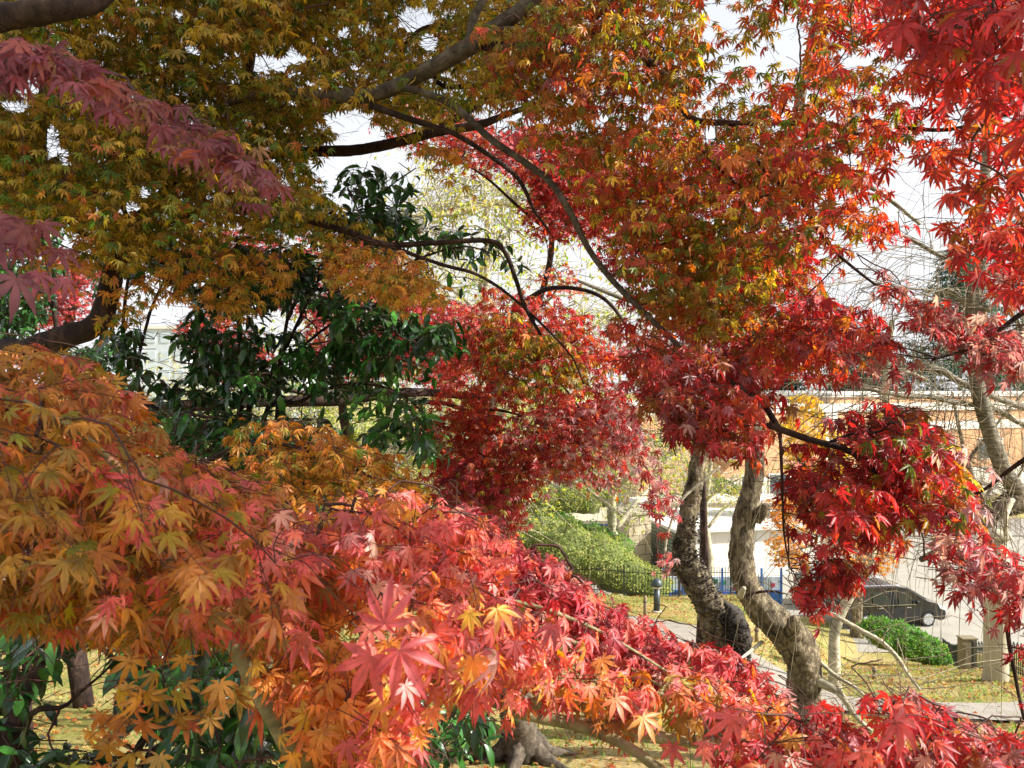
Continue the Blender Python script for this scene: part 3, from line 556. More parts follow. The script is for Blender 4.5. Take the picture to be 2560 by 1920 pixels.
zone(b, tw, [(1500, 740), (1620, 800), (1800, 880), (2000, 760), (2200, 760), (2250, 900), (2100, 960), (1950, 960), (1800, 1080), (1600, 1060), (1540, 900)], (2.9, 2.4), .35, 1.7, pal='redor', **KO)
K4 = dict(S=.030, n_spr=8, L=.22, nodes=4, lod='mid', crad=.1, twr=.001, anchors=A3, r=np.random.default_rng(31), az=-30, bias=.55)
zone(b, tw, [(1990, 620), (2150, 640), (2300, 720), (2450, 780), (2620, 860), (2640, 1000), (2480, 960), (2380, 900), (2200, 840), (2050, 760)], (2.2, 2.0), .18, 2.2, pal='pinkgrey', droop=50, **K4)
zone(b, tw, [(2150, 830), (2300, 900), (2330, 1000), (2200, 980)], (2.2, 2.1), .15, 1.0, pal='plum', droop=50, **K4)
zone(b, tw, [(1620, 920), (1760, 900), (1900, 980), (1940, 1080), (1900, 1160), (1800, 1130), (1700, 1180), (1620, 1120)], (2.1, 2.1), .2, 1.7, pal='plum', mix=('redor', 1500, 1900), droop=55, **K4)
zone(b, tw, [(1930, 1060), (2150, 1070), (2280, 1000), (2350, 1080), (2440, 1230), (2480, 1350), (2400, 1330), (2260, 1320), (2130, 1350), (2040, 1450), (1990, 1540), (1940, 1500), (1930, 1300)], (2.15, 2.1), .25, 2.5, pal='red', mix=('orol', 1900, 3100), droop=50, **K4)
zone(b, tw, [(2180, 900), (2280, 960), (2350, 1050), (2440, 1170), (2480, 1300), (2520, 1380), (2420, 1330), (2330, 1180), (2230, 1040)], (1.95, 1.9), .12, 1.9, pal='pinkgrey', droop=58, **K4)
zone(b, tw, [(2280, 1330), (2400, 1310), (2560, 1400), (2700, 1450), (2700, 1860), (2560, 1830), (2520, 1720), (2470, 1640), (2440, 1540), (2340, 1500), (2280, 1440)], (1.9, 1.8), .15, 2.1, pal='pinkgrey', mix=('red', 2200, 2900), droop=60, **K4)
zone(b, tw, [(2060, 1380), (2180, 1330), (2150, 1420), (2080, 1500), (2020, 1580), (1980, 1500)], (2.15, 2.1), .12, 2.2, pal='red', droop=60, **K4)
zone(b, tw, [(1920, 1180), (2060, 1120), (2240, 1180), (2320, 1300), (2180, 1420), (2060, 1560), (1960, 1560), (1930, 1400)], (2.3, 2.2), .2, 1.3, pal='red', mix=('redor', 1900, 2600), droop=55, **K4)
zone(b, tw, [(1540, 860), (1760, 860), (1960, 900), (2000, 1060), (1860, 1100), (1760, 1130), (1640, 1100), (1560, 1000)], (2.5, 2.4), .2, 1.1, pal='redor', mix=('plum', 1400, 2300), droop=55, **K4)
zone(b, tw, [(1640, 640), (1900, 620), (2060, 700), (2100, 800), (1950, 900), (1760, 960), (1640, 880)], (2.9, 2.6), .3, .8, pal='orol', droop=50, **K4)
zone(b, tw, [(2020, 1040), (2200, 960), (2300, 1060), (2400, 1230), (2440, 1330), (2280, 1330), (2100, 1330)], (2.3, 2.2), .2, 1.6, pal='plum', mix=('red', 2600, 1900), droop=55, **K4)
zone(b, tw, [(1540, 1060), (1700, 1050), (1830, 1100), (1900, 1160), (1840, 1190), (1790, 1130), (1720, 1200), (1640, 1150)], (2.0, 2.0), .1, 1.2, pal='plum', mix=('redor', 1500, 1900), droop=60, **K4)
zone(b, tw, [(1900, 700), (2080, 740), (2280, 800), (2450, 860), (2540, 960), (2400, 960), (2250, 960), (2060, 1000), (1900, 960)], (2.3, 2.1), .2, .9, pal='redor', mix=('plum', 1900, 2300), droop=52, **K4)
zone(b, tw, [(2280, 560), (2420, 600), (2600, 700), (2640, 860), (2480, 800), (2350, 720)], (2.1, 1.9), .2, 1.0, pal='pinkgrey', mix=('redor', 2500, 3000), droop=55, **K4)
zone(b, tw, [(2300, 980), (2420, 1080), (2500, 1230), (2560, 1400), (2480, 1420), (2400, 1280), (2300, 1120)], (1.9, 1.85), .12, 1.1, pal='pinkgrey', droop=58, **K4)
zone(b, tw, [(1950, 380), (2150, 420), (2300, 560), (2200, 680), (2050, 620)], (2.7, 2.5), .3, .5, pal='redor', droop=50, **K4)
zone(b, tw, [(2380, 540), (2620, 500), (2640, 760), (2480, 740)], (2.2, 2.0), .2, 1.1, pal='red', mix=('pinkgrey', 2300, 2900), droop=55, **K4)
K5 = dict(S=.036, n_spr=5, L=.2, nodes=3, lod='hi', crad=.1, twr=.001, anchors=A3, r=np.random.default_rng(33))
zone(b, tw, [(2180, -100), (2720, -100), (2720, 420), (2520, 400), (2440, 260), (2300, 180)], (1.35, 1.25), .2, 1.6, pal='red', droop=55, **K5)
zone(b, tw, [(2480, 250), (2720, 250), (2720, 450), (2500, 420)], (1.2, 1.2), .15, 1.0, pal='red', droop=60, **K5)
KS = dict(S=.05, n_spr=9, L=.4, nodes=4, pal='orol', lod='lo', droop=40, crad=.25, twr=.002, r=np.random.default_rng(6), petiole=False)  # for unseen clumps added above the view to shade the leaves below
blob(b, tw, (2.4, 2.6, 14.3), (1.9, 1.4, .6), 100, **KS)
blob(b, tw, (2.8, 3.6, 14.8), (1.2, 1.3, .6), 50, **KS)
for p_ in ((-1.0, 1.0, 10.15), (-.7, 1.0, 10.2), (-.6, 1.1, 10.7), (-.3, 1.15, 10.8), (-.8, 1.0, 10.9), (-.6, 1.0, 10.5)):  # more unseen clumps, added towards the sun to shade the near left sprays
    c_ = np.array(p_)+SUN*2.7; blob(b, tw, c_, (.24, .24, .2), 12, **{**KS, 'L': .2, 'S': .045})
b.build('crown', M_LEAF, t3); tw.build('twigs', M_TWIG, t3)

# ---------------------------------------------------------------- foreground maple, its sprays hang close below the eye
t2 = thing('maple_tree', 'foreground maple whose orange and coral pink leaves spread close to the eye across the bottom', 'tree', (-.35, 1.9, gz(-.35, 1.9)))
b, tw = LeafBag(), TwigBag()
limb([(-.35, 1.9, gz(-.35, 1.9)-.1, .07), (-.36, 1.7, 8.9, .055), (-.37, 1.45, 9.4, .04), *[(*at(x, y, Y), wd/2/F*Y) for x, y, Y, wd in ((755, 1925, 1.25, 56), (720, 1860, 1.2, 50), (650, 1730, 1.2, 44), (565, 1580, 1.2, 38), (490, 1480, 1.2, 36), (430, 1390, 1.2, 32), (390, 1300, 1.2, 24), (330, 1210, 1.1, 17), (240, 1115, 1.05, 14), (150, 1050, 1.0, 11), (60, 1000, .98, 8))]], M_GREEN, t2, 'trunk', 14, .04, 7, kind='w')
limb([(660, 1740, 1.2, 26), (760, 1690, 1.3, 24), (890, 1650, 1.35, 26), (1020, 1690, 1.4, 28), (1200, 1742, 1.45, 38), (1290, 1775, 1.45, 46), (1340, 1790, 1.45, 42), (1450, 1815, 1.45, 42), (1560, 1862, 1.4, 36), (1650, 1925, 1.35, 34), (1800, 2050, 1.3, 30)], M_GREEN, t2, n=14, ws=.75)
limb([(1420, 1800, 1.46, 30), (1520, 1812, 1.46, 28), (1650, 1842, 1.45, 27), (1850, 1870, 1.42, 26), (2100, 1880, 1.4, 24), (2300, 1898, 1.4, 20), (2500, 1925, 1.4, 18), (2700, 1950, 1.4, 14)], M_GREEN, t2)
knot(1338, 1760, 1.40, .008, t2, M_GREEN)
limb([(560, 1560, 1.2, 20), (700, 1400, 1.35, 18), (780, 1350, 1.4, 18), (860, 1375, 1.42, 20), (950, 1408, 1.45, 18), (1060, 1455, 1.5, 14), (1180, 1490, 1.5, 12), (1260, 1500, 1.5, 13), (1350, 1520, 1.5, 12), (1430, 1548, 1.5, 10), (1540, 1600, 1.5, 8), (1700, 1700, 1.5, 6)], M_GREEN, t2)
limb([(1250, 1500, 1.5, 12), (1300, 1545, 1.5, 11), (1400, 1592, 1.5, 11), (1520, 1640, 1.5, 9), (1660, 1720, 1.5, 6)], M_GREEN, t2)
limb([(620, 1680, 1.2, 14), (700, 1680, 1.25, 13), (780, 1720, 1.3, 12), (860, 1750, 1.3, 9), (930, 1800, 1.3, 6)], M_GREEN, t2)
limb([(280, 1180, 1.08, 6), (190, 1160, 1.05, 6), (150, 1120, 1.0, 5), (90, 1090, 1.0, 4)], M_DARK, t2)
A2 = LIMBS[t2.name]
rf = np.random.default_rng(41)
KF = dict(n_spr=4, L=.15, nodes=3, crad=.05, twr=.0007, anchors=A2, r=rf, lod='hi', grav=.45, dsd=20, coh=.3)
P_left = [(-150, 850), (60, 850), (200, 895), (300, 960), (380, 1060), (430, 1120), (560, 1150), (680, 1230), (800, 1330), (860, 1500), (820, 1700), (700, 1650), (520, 1600), (380, 1640), (220, 1600), (60, 1580), (-150, 1500)]
zone(b, tw, P_left, (1.45, 1.75), .3, 2.1, S=.027, pal='fgor', az=-50, bias=.5, droop=30, **KF)
zone(b, tw, [(-150, 850), (60, 850), (200, 895), (300, 960), (380, 1060), (430, 1120), (560, 1150), (680, 1230), (740, 1330), (500, 1330), (200, 1250), (-150, 1200)], (1.1, 1.4), .2, 1.2, S=.0265, pal='fgor', mix=('coral', 0, 1500), az=-10, bias=.55, droop=24, **KF)
zone(b, tw, [(-100, 1100), (300, 1080), (600, 1200), (820, 1400), (800, 1640), (500, 1580), (-100, 1480)], (1.0, 1.3), .15, .7, S=.0265, pal='fgor', mix=('coral', 100, 1300), az=-40, bias=.55, droop=40, **KF)
zone(b, tw, [(200, 1050), (560, 1130), (700, 1240), (800, 1400), (780, 1600), (600, 1560), (400, 1350), (150, 1250)], (.85, 1.0), .08, .4, S=.0265, pal='coral', mix=('fgor', 900, 100), az=-25, bias=.6, droop=32, **KF)
zone(b, tw, [(100, 1600), (420, 1640), (500, 1560), (640, 1600), (600, 1760), (420, 1950), (180, 1950)], (.95, .95), .1, .3, S=.0265, pal='fgor', az=-80, bias=.6, droop=70, **KF)
zone(b, tw, [(560, 1560), (760, 1500), (900, 1560), (980, 1750), (1000, 1950), (760, 1950), (640, 1780)], (1.3, 1.3), .15, 2.3, S=.029, pal='fgyel', az=-70, bias=.4, droop=50, **KF)
zone(b, tw, [(680, 1240), (800, 1250), (1000, 1210), (1180, 1270), (1300, 1400), (1200, 1480), (1000, 1520), (860, 1560), (760, 1460)], (1.6, 1.7), .18, 2.3, S=.029, pal='fgyel', mix=('coral', 500, 1300), az=-40, bias=.4, droop=50, **KF)
zone(b, tw, [(840, 1480), (1000, 1420), (1200, 1450), (1300, 1560), (1250, 1700), (1080, 1760), (1050, 1950), (820, 1950), (880, 1700)], (1.05, 1.2), .12, 1.4, S=.029, pal='coral', mix=('fgyel', 1400, 600), az=-45, bias=.6, droop=55, **KF)
zone(b, tw, [(560, 1180), (760, 1260), (900, 1250), (1100, 1300), (1280, 1340), (1250, 1500), (1080, 1500), (900, 1460), (700, 1400)], (1.25, 1.5), .12, 1.0, S=.0265, pal='coral', az=-45, bias=.6, droop=55, **KF)
zone(b, tw, [(1100, 1210), (1210, 1290), (1330, 1370), (1440, 1440), (1520, 1500), (1680, 1570), (1860, 1640), (1960, 1720), (2050, 1800), (1900, 1800), (1700, 1720), (1500, 1700), (1300, 1600), (1150, 1450)], (1.75, 1.7), .15, 3.0, S=.0265, pal='crimson', mix=('coral', 1000, 2300), az=-35, bias=.55, droop=52, **KF)
zone(b, tw, [(1200, 1450), (1500, 1580), (1750, 1680), (1950, 1760), (2000, 1850), (1750, 1830), (1500, 1790), (1300, 1720), (1200, 1600)], (1.4, 1.4), .14, 1.5, S=.029, pal='coral', mix=('fgor', 1100, 2600), az=-35, bias=.55, droop=52, **KF)
zone(b, tw, [(1020, 1400), (1250, 1460), (1380, 1600), (1440, 1740), (1300, 1800), (1150, 1740), (1040, 1660)], (1.45, 1.5), .15, 2.1, S=.028, pal='coral', mix=('fgyel', 1400, 1000), az=-40, bias=.5, droop=52, **KF)
zone(b, tw, [(1300, 1560), (1500, 1660), (1720, 1740), (1800, 1870), (1500, 1830), (1350, 1760)], (1.6, 1.6), .1, .7, S=.0265, pal='fgor', az=-35, bias=.4, droop=50, **KF)
zone(b, tw, [(1900, 1800), (2020, 1760), (2120, 1700), (2250, 1710), (2340, 1760), (2450, 1810), (2580, 1800), (2720, 1850), (2720, 1990), (1700, 1990), (1680, 1900), (1720, 1840)], (1.5, 1.35), .16, 2.8, S=.029, pal='red', mix=('plum', 1700, 3600), az=-40, bias=.5, droop=52, **KF)
zone(b, tw, [(1600, 1780), (1900, 1800), (2100, 1850), (2400, 1870), (2400, 1990), (1500, 1990)], (1.1, 1.1), .12, .7, S=.029, pal='coral', az=-50, bias=.5, droop=50, **KF)
# the close mauve sprays at the upper left and one big pink leaf pair
KM = dict(KF); KM['anchors'] = None
limb([(-160, 60, .95, 10), (0, 120, .97, 8), (150, 165, 1.0, 7), (300, 235, 1.05, 6), (440, 320, 1.1, 5), (560, 400, 1.15, 4), (680, 490, 1.2, 3)], M_DARK, t2)
limb([(-160, 480, .95, 10), (0, 560, 1.0, 6), (120, 600, 1.05, 4), (220, 640, 1.05, 3)], M_DARK, t2)
zone(b, tw, [(-60, 90), (60, 100), (160, 100), (240, 170), (360, 230), (480, 300), (600, 350), (680, 430), (720, 500), (620, 480), (500, 440), (420, 380), (330, 310), (180, 230), (60, 200), (-60, 260)], (1.0, 1.2), .05, 1.3, S=.024, boost=3.2, lift=.5, pal='mauve', az=-45, bias=.6, droop=35, **{**KM, 'anchors': A2[-40:]})
zone(b, tw, [(420, 330), (620, 380), (690, 470), (640, 530), (500, 480), (430, 420)], (1.2, 1.2), .06, .8, S=.024, boost=2.4, lift=.5, pal='mauve', az=-45, bias=.6, droop=35, **KM)
zone(b, tw, [(-60, 530), (150, 540), (260, 620), (160, 700), (60, 720), (-60, 660)], (1.05, 1.05), .06, .9, S=.035, pal='mauve', az=-70, bias=.5, droop=55, **KM)
p = np.array([at(962, 1560, .66), at(1000, 1625, .68), at(930, 1640, .68), at(2235, 1800, .95), at(1830, 1790, .95)])
b.add(p, np.array([(.1, .1, .9), (.5, -.4, -.6), (-.5, -.3, -.8), (.6, -.3, -.5), (-.2, -.3, -.9)]), np.tile([0.1, -.8, .5], (5, 1)), np.array([.04, .042, .042, .05, .045]), np.tile(lin('#dc5c60'), (5, 1)), np.tile(lin('#cc4450'), (5, 1)), 'hi', rf)
b.build('crown', M_LEAF, t2); tw.build('twigs', M_TWIG, t2)

# ---------------------------------------------------------------- red maple in the middle distance, rooted beyond the foreground sprays
g = ground_hit(1305, 1900)
t5 = thing('maple_tree', 'weeping bright red maple in the middle, its gnarled grey base showing at the bottom', 'tree', tuple(g))
b, tw = LeafBag(), TwigBag()
x0, y0, z0 = g
limb([(x0+.05, y0, z0-.2, .36), (x0, y0, z0+.05, .27), (x0-.03, y0-.05, z0+.3, .22), (x0-.1, y0-.2, z0+.8, .19), (x0-.35, y0-.6, z0+1.6, .17), (x0-.5, y0-1.2, z0+2.5, .14), (*at(1180, 1180, 6.6), .09), (*at(1210, 1040, 6.3), .07), (*at(1250, 900, 6.0), .05), (*at(1300, 760, 5.8), .04)], M_GREY, t5, 'trunk', 20, .16, 8, kind='w')
for k in range(6):
    a = k*1.05+.3; d = np.array([math.cos(a), math.sin(a)])
    q = [(x0+d[0]*r_, y0+d[1]*r_, gz(x0+d[0]*r_, y0+d[1]*r_)+h, w_) for r_, h, w_ in ((.1, .3, .1), (.3, .08, .09), (.55, .0, .06), (.85, -.06, .03))]
    limb(q, M_GREY, t5, 'root', 10, .12, 5, kind='w')
limb([(360, 1022, 5.2, 26), (450, 1016, 5.3, 30), (560, 1010, 5.4, 32), (640, 1004, 5.5, 30), (760, 1002, 5.6, 30), (860, 1000, 5.7, 30), (930, 988, 5.8, 26), (1010, 982, 5.9, 24), (1080, 982, 6.0, 20), (1160, 990, 6.1, 19), (1220, 988, 6.1, 16), (1300, 968, 6.1, 10)], M_DARK, t5, n=12, rough=.08)
limb([(700, 968, 5.6, 12), (770, 984, 5.6, 12), (850, 985, 5.7, 12), (925, 958, 5.7, 12), (960, 975, 5.7, 12), (1040, 990, 5.8, 10)], M_GREY, t5)
limb([(1040, 1005, 5.9, 12), (1110, 1008, 5.8, 12), (1180, 1030, 5.6, 11), (1240, 1025, 5.4, 8), (1310, 1040, 5.3, 5)], M_DARK, t5)
limb([(1030, 1030, 5.9, 8), (1090, 1060, 5.7, 10), (1140, 1075, 5.6, 10), (1210, 1080, 5.4, 8), (1290, 1112, 5.3, 9), (1360, 1120, 5.2, 9), (1430, 1155, 5.1, 6), (1500, 1230, 5.1, 4)], M_DARK, t5)
limb([(1300, 760, 5.8, 14), (1380, 720, 5.4, 12), (1500, 740, 5.0, 10), (1580, 840, 4.8, 8), (1640, 980, 4.7, 6), (1690, 1140, 4.7, 4)], M_DARK, t5)
limb([(1460, 950, 5.0, 6), (1510, 1010, 4.9, 7), (1570, 1070, 4.8, 6), (1620, 1180, 4.7, 4)], M_GREEN, t5)
limb([(1340, 900, 5.0, 5), (1420, 980, 4.9, 5), (1500, 1100, 4.8, 4)], M_DARK, t5)
A5 = LIMBS[t5.name]
K = dict(S=.036, n_spr=9, L=.34, nodes=5, lod='mid', crad=.25, twr=.0016, anchors=A5, r=np.random.default_rng(51), dsd=16)
zone(b, tw, [(1170, 790), (1210, 720), (1290, 720), (1400, 750), (1500, 800), (1540, 880), (1560, 1000), (1500, 1080), (1330, 1060), (1200, 1010), (1180, 900)], (5.3, 4.8), .4, 1.3, pal='redor', droop=45, **K)
zone(b, tw, [(1180, 790), (1260, 770), (1400, 830), (1480, 900), (1480, 960), (1330, 1000), (1200, 920)], (4.7, 4.5), .25, 1.7, pal='orol', droop=40, **K)
zone(b, tw, [(1200, 980), (1330, 1030), (1520, 1000), (1600, 1080), (1600, 1160), (1560, 1250), (1460, 1220), (1380, 1200), (1300, 1260), (1240, 1300), (1200, 1240), (1150, 1150)], (5.1, 4.7), .35, 1.4, pal='redor', mix=('pinkgrey', 1100, 1800), droop=50, az=-60, bias=.3, **K)
zone(b, tw, [(1450, 950), (1560, 960), (1620, 1100), (1680, 1230), (1720, 1290), (1700, 1330), (1640, 1250), (1560, 1180), (1500, 1080)], (4.5, 4.4), .25, 2.2, pal='red', mix=('pinkgrey', 1350, 1700), az=-50, bias=.6, droop=62, **K)
zone(b, tw, [(1580, 1180), (1680, 1240), (1650, 1330), (1680, 1430), (1640, 1440), (1610, 1330), (1570, 1260)], (4.4, 4.3), .2, 2.6, pal='pinkgrey', mix=('crimson', 1800, 1500), az=-50, bias=.6, droop=65, **K)
zone(b, tw, [(1130, 1130), (1240, 1160), (1310, 1250), (1280, 1300), (1200, 1330), (1130, 1280), (1090, 1200)], (5.0, 4.9), .3, 2.1, pal='crimson', mix=('orol', 900, 2200), az=-70, bias=.5, droop=55, **K)
zone(b, tw, [(1060, 1100), (1160, 1080), (1250, 1130), (1240, 1200), (1100, 1200)], (5.6, 5.4), .3, 1.3, pal='red', mix=('orol', 900, 1900), droop=45, **K)
zone(b, tw, [(1010, 1000), (1150, 940), (1260, 1050), (1300, 1160), (1330, 1250), (1330, 1340), (1220, 1340), (1100, 1300), (1010, 1220), (1060, 1120)], (5.6, 5.2), .35, 1.2, pal='redor', mix=('redor', 1300, 1000), az=-60, bias=.4, droop=52, **K)
zone(b, tw, [(1080, 830), (1200, 780), (1230, 900), (1200, 1020), (1120, 980)], (5.8, 5.6), .3, 1.2, pal='redor', droop=45, **K)
b.build('crown', M_LEAF, t5); tw.build('twigs', M_TWIG, t5)

# ---------------------------------------------------------------- smaller far red maples seen through the gaps
def far_maple(label, base, trunk, limbs, zones, seed, S=.042):
    t = thing('maple_tree', label, 'tree', (base[0], base[1], gz(*base[:2])), 'red maples further down the bank')
    b, tw = LeafBag(), TwigBag()
    limb([(base[0], base[1], gz(*base[:2])-.1, .16), *[(*at(x, y, Y), w_/2/F*Y) for x, y, Y, w_ in trunk]], M_DARK, t, 'trunk', 10, .08, 6, kind='w')
    for l in limbs: limb(l, M_DARK, t)
    r = np.random.default_rng(seed)
    for poly, dep, th, lai, pal in zones:
        zone(b, tw, poly, dep, th, lai, r=r, S=S, n_spr=12, L=.5, nodes=6, lod='lo', pal=pal, crad=.4, twr=.003, droop=40, anchors=LIMBS[t.name], petiole=False)
    b.build('crown', M_LEAF, t); tw.build('twigs', M_TWIG, t)
far_maple('red maple behind the dark evergreen shrub, left of the middle', (-3.4, 10.5), [(880, 1300, 10.3, 26), (860, 1050, 10, 22), (840, 900, 10, 18), (820, 760, 10, 12)],
    [[(760, 900, 10, 16), (900, 850, 9.6, 12), (1050, 880, 9.4, 8), (1160, 930, 9.3, 5)], [(720, 980, 10, 14), (600, 880, 10, 10), (480, 850, 10, 7)], [(800, 800, 10, 12), (700, 680, 10, 8), (600, 620, 10, 5)]],
    [([(760, 780), (1000, 700), (1180, 760), (1190, 900), (1130, 1000), (980, 930), (860, 980), (760, 900)], (9.6, 9.2), .9, 1.5, 'red'),
     ([(450, 780), (560, 760), (700, 900), (620, 980), (540, 960), (440, 850)], (10, 10), .7, 1.5, 'redor'),
     ([(390, 640), (560, 560), (800, 560), (1000, 600), (980, 760), (760, 800), (520, 720), (430, 760)], (10.5, 10), .8, .55, 'red')], 61)
far_maple('red maple glimpsed behind the grey limb, its leaves against the pale sky at top centre', (-.4, 9.0), [(1190, 1300, 8.8, 26), (1230, 1000, 8.5, 22), (1330, 800, 8.3, 18), (1380, 600, 8.0, 14), (1330, 400, 7.8, 9)],
    [[(1400, 600, 8, 12), (1300, 520, 7.6, 8), (1180, 420, 7.4, 6), (960, 320, 7.2, 4)], [(1400, 560, 8, 12), (1500, 440, 7.8, 8), (1620, 300, 7.8, 5)]],
    [([(920, 290), (1080, 230), (1250, 320), (1300, 420), (1190, 460), (1180, 420), (1100, 380), (960, 360)], (7.4, 7.4), .5, 1.3, 'redor'),
     ([(1230, 330), (1420, 300), (1560, 420), (1560, 600), (1490, 620), (1340, 600), (1290, 560), (1330, 480), (1250, 430)], (7.4, 7.6), .5, 2.2, 'red'),
     ([(1330, 660), (1440, 640), (1450, 740), (1360, 760)], (7.2, 7.2), .3, .9, 'redor')], 62, S=.036)
far_maple('red maple beyond the crooked dark trunk near the left edge', (-6.5, 12), [(120, 1150, 12, 34), (130, 950, 12, 30), (180, 780, 12, 20), (200, 640, 12, 10)],
    [[(180, 800, 12, 12), (60, 700, 12, 8), (-60, 640, 12, 5)]],
    [([(40, 650), (200, 640), (320, 700), (260, 800), (120, 860), (40, 780)], (12, 12), .8, 1.1, 'red'), ([(0, 60), (140, 50), (120, 110), (0, 130)], (9, 9), .4, 1.4, 'red'), ([(-40, 1040), (80, 1060), (60, 1100), (-40, 1090)], (12, 12), .4, 1.2, 'crimson')], 63)
far_maple('crimson maple standing between the fungus covered cherry trunk and the brick building', (3.75, 15.5), [(1760, 1350, 15.5, 20), (1750, 1100, 15.3, 16), (1720, 960, 15, 10)],
    [[(1680, 1050, 15.3, 9), (1780, 980, 15, 6), (1860, 950, 15, 4)], [(1690, 1000, 15, 8), (1560, 930, 15, 5)]],
    [([(1500, 820), (1700, 860), (1840, 900), (1860, 1040), (1760, 1060), (1640, 1020), (1560, 980)], (15, 15), .8, 1.4, 'crimson')], 64, S=.05)

# ---------------------------------------------------------------- evergreen shrubs with dark glossy leaves
def evergreen(label, base, stems, zones, seed, S=.075):
    t = thing('evergreen_shrub', label, 'shrub', (base[0], base[1], gz(*base)), 'glossy evergreen shrubs on the bank')
    b, tw = LeafBag(), TwigBag()
    for i, l in enumerate(stems):
        p = l[0]; q = at(*p[:3]); pts = [(base[0]+.12*i-.2, base[1], gz(*base)-.05, .03+p[3]/2/F*p[2])]+[(*at(a, b_, c), d/2/F*c) for a, b_, c, d in l]
        limb(pts, M_DARK, t, 'stem', 8, .06, 6, kind='w')
    r = np.random.default_rng(seed)
    for poly, dep, th, lai, pal, holes in zones:
        zone(b, tw, poly, dep, th, lai, r=r, S=S, n_spr=6, L=.26, nodes=3, lod='oval', pal=pal, crad=.18, twr=.0022, droop=25, dsd=30, anchors=LIMBS[t.name], holes=holes, up=.35, grav=.2, boost=2.6)
    b.build('crown', M_EVER, t); tw.build('twigs', M_TWIG, t)
HE = [(400, 880, 45, 45), (385, 760, 50, 90), (330, 740, 35, 60), (440, 900, 40, 40), (700, 800, 50, 35), (480, 1030, 70, 35), (690, 900, 60, 40), (830, 980, 80, 20), (800, 820, 40, 60), (560, 800, 30, 30)]
evergreen('tall dark evergreen shrub with several thin upright stems, left of the middle', (-1.9, 4.9),
    [[(560, 1250, 4.9, 16), (605, 1000, 4.7, 14), (600, 860, 4.7, 12), (598, 720, 4.7, 10), (600, 600, 4.7, 6)], [(600, 1150, 4.8, 12), (660, 960, 4.7, 11), (740, 880, 4.6, 9), (860, 790, 4.5, 6), (1000, 740, 4.4, 4)],
     [(520, 1200, 4.9, 12), (360, 950, 4.9, 10), (310, 850, 4.9, 10), (320, 700, 4.9, 8), (350, 560, 4.9, 5)], [(480, 1200, 4.9, 12), (350, 980, 4.8, 9), (370, 800, 4.8, 8), (420, 680, 4.8, 5)],
     [(640, 1150, 4.8, 14), (760, 1000, 4.5, 9), (900, 960, 4.4, 8), (1010, 990, 4.3, 6), (1080, 1060, 4.2, 4)], [(620, 1100, 4.8, 12), (720, 860, 4.6, 9), (840, 620, 4.5, 7), (960, 480, 4.4, 5), (1040, 420, 4.4, 3)], [(700, 900, 4.6, 9), (900, 720, 4.4, 7), (1130, 620, 4.2, 5), (1250, 640, 4.2, 3)]],
    [([(560, 600), (760, 620), (860, 700), (1000, 780), (1150, 800), (1170, 900), (1060, 900), (900, 930), (700, 920), (640, 1040), (500, 960), (400, 980), (470, 760), (540, 700)], (4.8, 4.4), .4, 1.6, 'ever', HE),
     ([(840, 430), (920, 420), (1010, 390), (1060, 440), (1040, 520), (1090, 560), (1080, 620), (960, 600), (880, 600), (860, 500)], (4.5, 4.3), .3, .8, 'ever', []), ([(760, 560), (900, 520), (1010, 520), (1060, 620), (960, 700), (800, 680)], (4.5, 4.4), .3, 1.0, 'ever', []),
     ([(1080, 570), (1200, 560), (1300, 640), (1310, 700), (1200, 700), (1160, 760), (1120, 700)], (4.3, 4.2), .25, .6, 'ever', []),
     ([(270, 600), (440, 560), (560, 600), (540, 720), (420, 760), (400, 840), (360, 960), (320, 1000), (280, 860)], (4.9, 4.9), .35, 1.3, 'ever', HE[:4]),
     ([(360, 950), (500, 960), (620, 1040), (560, 1110), (440, 1080), (400, 1110)], (4.9, 4.8), .3, 2.4, 'ever', HE[5:6]),
     ([(640, 900), (900, 840), (1040, 900), (1120, 960), (1000, 1000), (760, 1020), (620, 1000)], (4.6, 4.4), .35, .9, 'everl', []), ([(830, 1010), (980, 970), (1060, 1000), (1090, 1080), (1140, 1160), (1080, 1200), (960, 1160), (880, 1090), (700, 1080), (660, 1020), (760, 1030)], (4.4, 4.2), .3, 1.1, 'everl', []),
     ([(380, 1020), (640, 1040), (860, 1150), (880, 1330), (700, 1330), (560, 1230), (420, 1140)], (4.4, 4.2), .5, 2.4, 'ever', [])], 71)
evergreen('dark evergreen shrub behind the crooked maple trunk at the left edge', (-5.3, 8.6),
    [[(60, 1150, 8.4, 14), (140, 900, 8.2, 12), (110, 600, 8, 10), (60, 300, 7.8, 6)], [(120, 1100, 8.4, 12), (240, 880, 8.2, 10), (260, 780, 8.2, 5)], [(40, 1100, 8.4, 10), (0, 700, 8.2, 8), (-20, 500, 8, 5)]],
    [([(-80, 250), (100, 230), (200, 400), (200, 560), (120, 640), (-80, 660)], (8, 8), .5, .8, 'ever', H1), ([(-80, 640), (160, 640), (120, 780), (60, 880), (-80, 900)], (8, 8), .5, 1.3, 'ever', []), ([(150, 860), (300, 850), (360, 1000), (330, 1100), (150, 1000)], (8.2, 8.2), .5, 1.2, 'ever', []), ([(240, 620), (300, 640), (290, 860), (230, 880)], (8.2, 8.2), .4, .7, 'ever', [])], 72, S=.085)
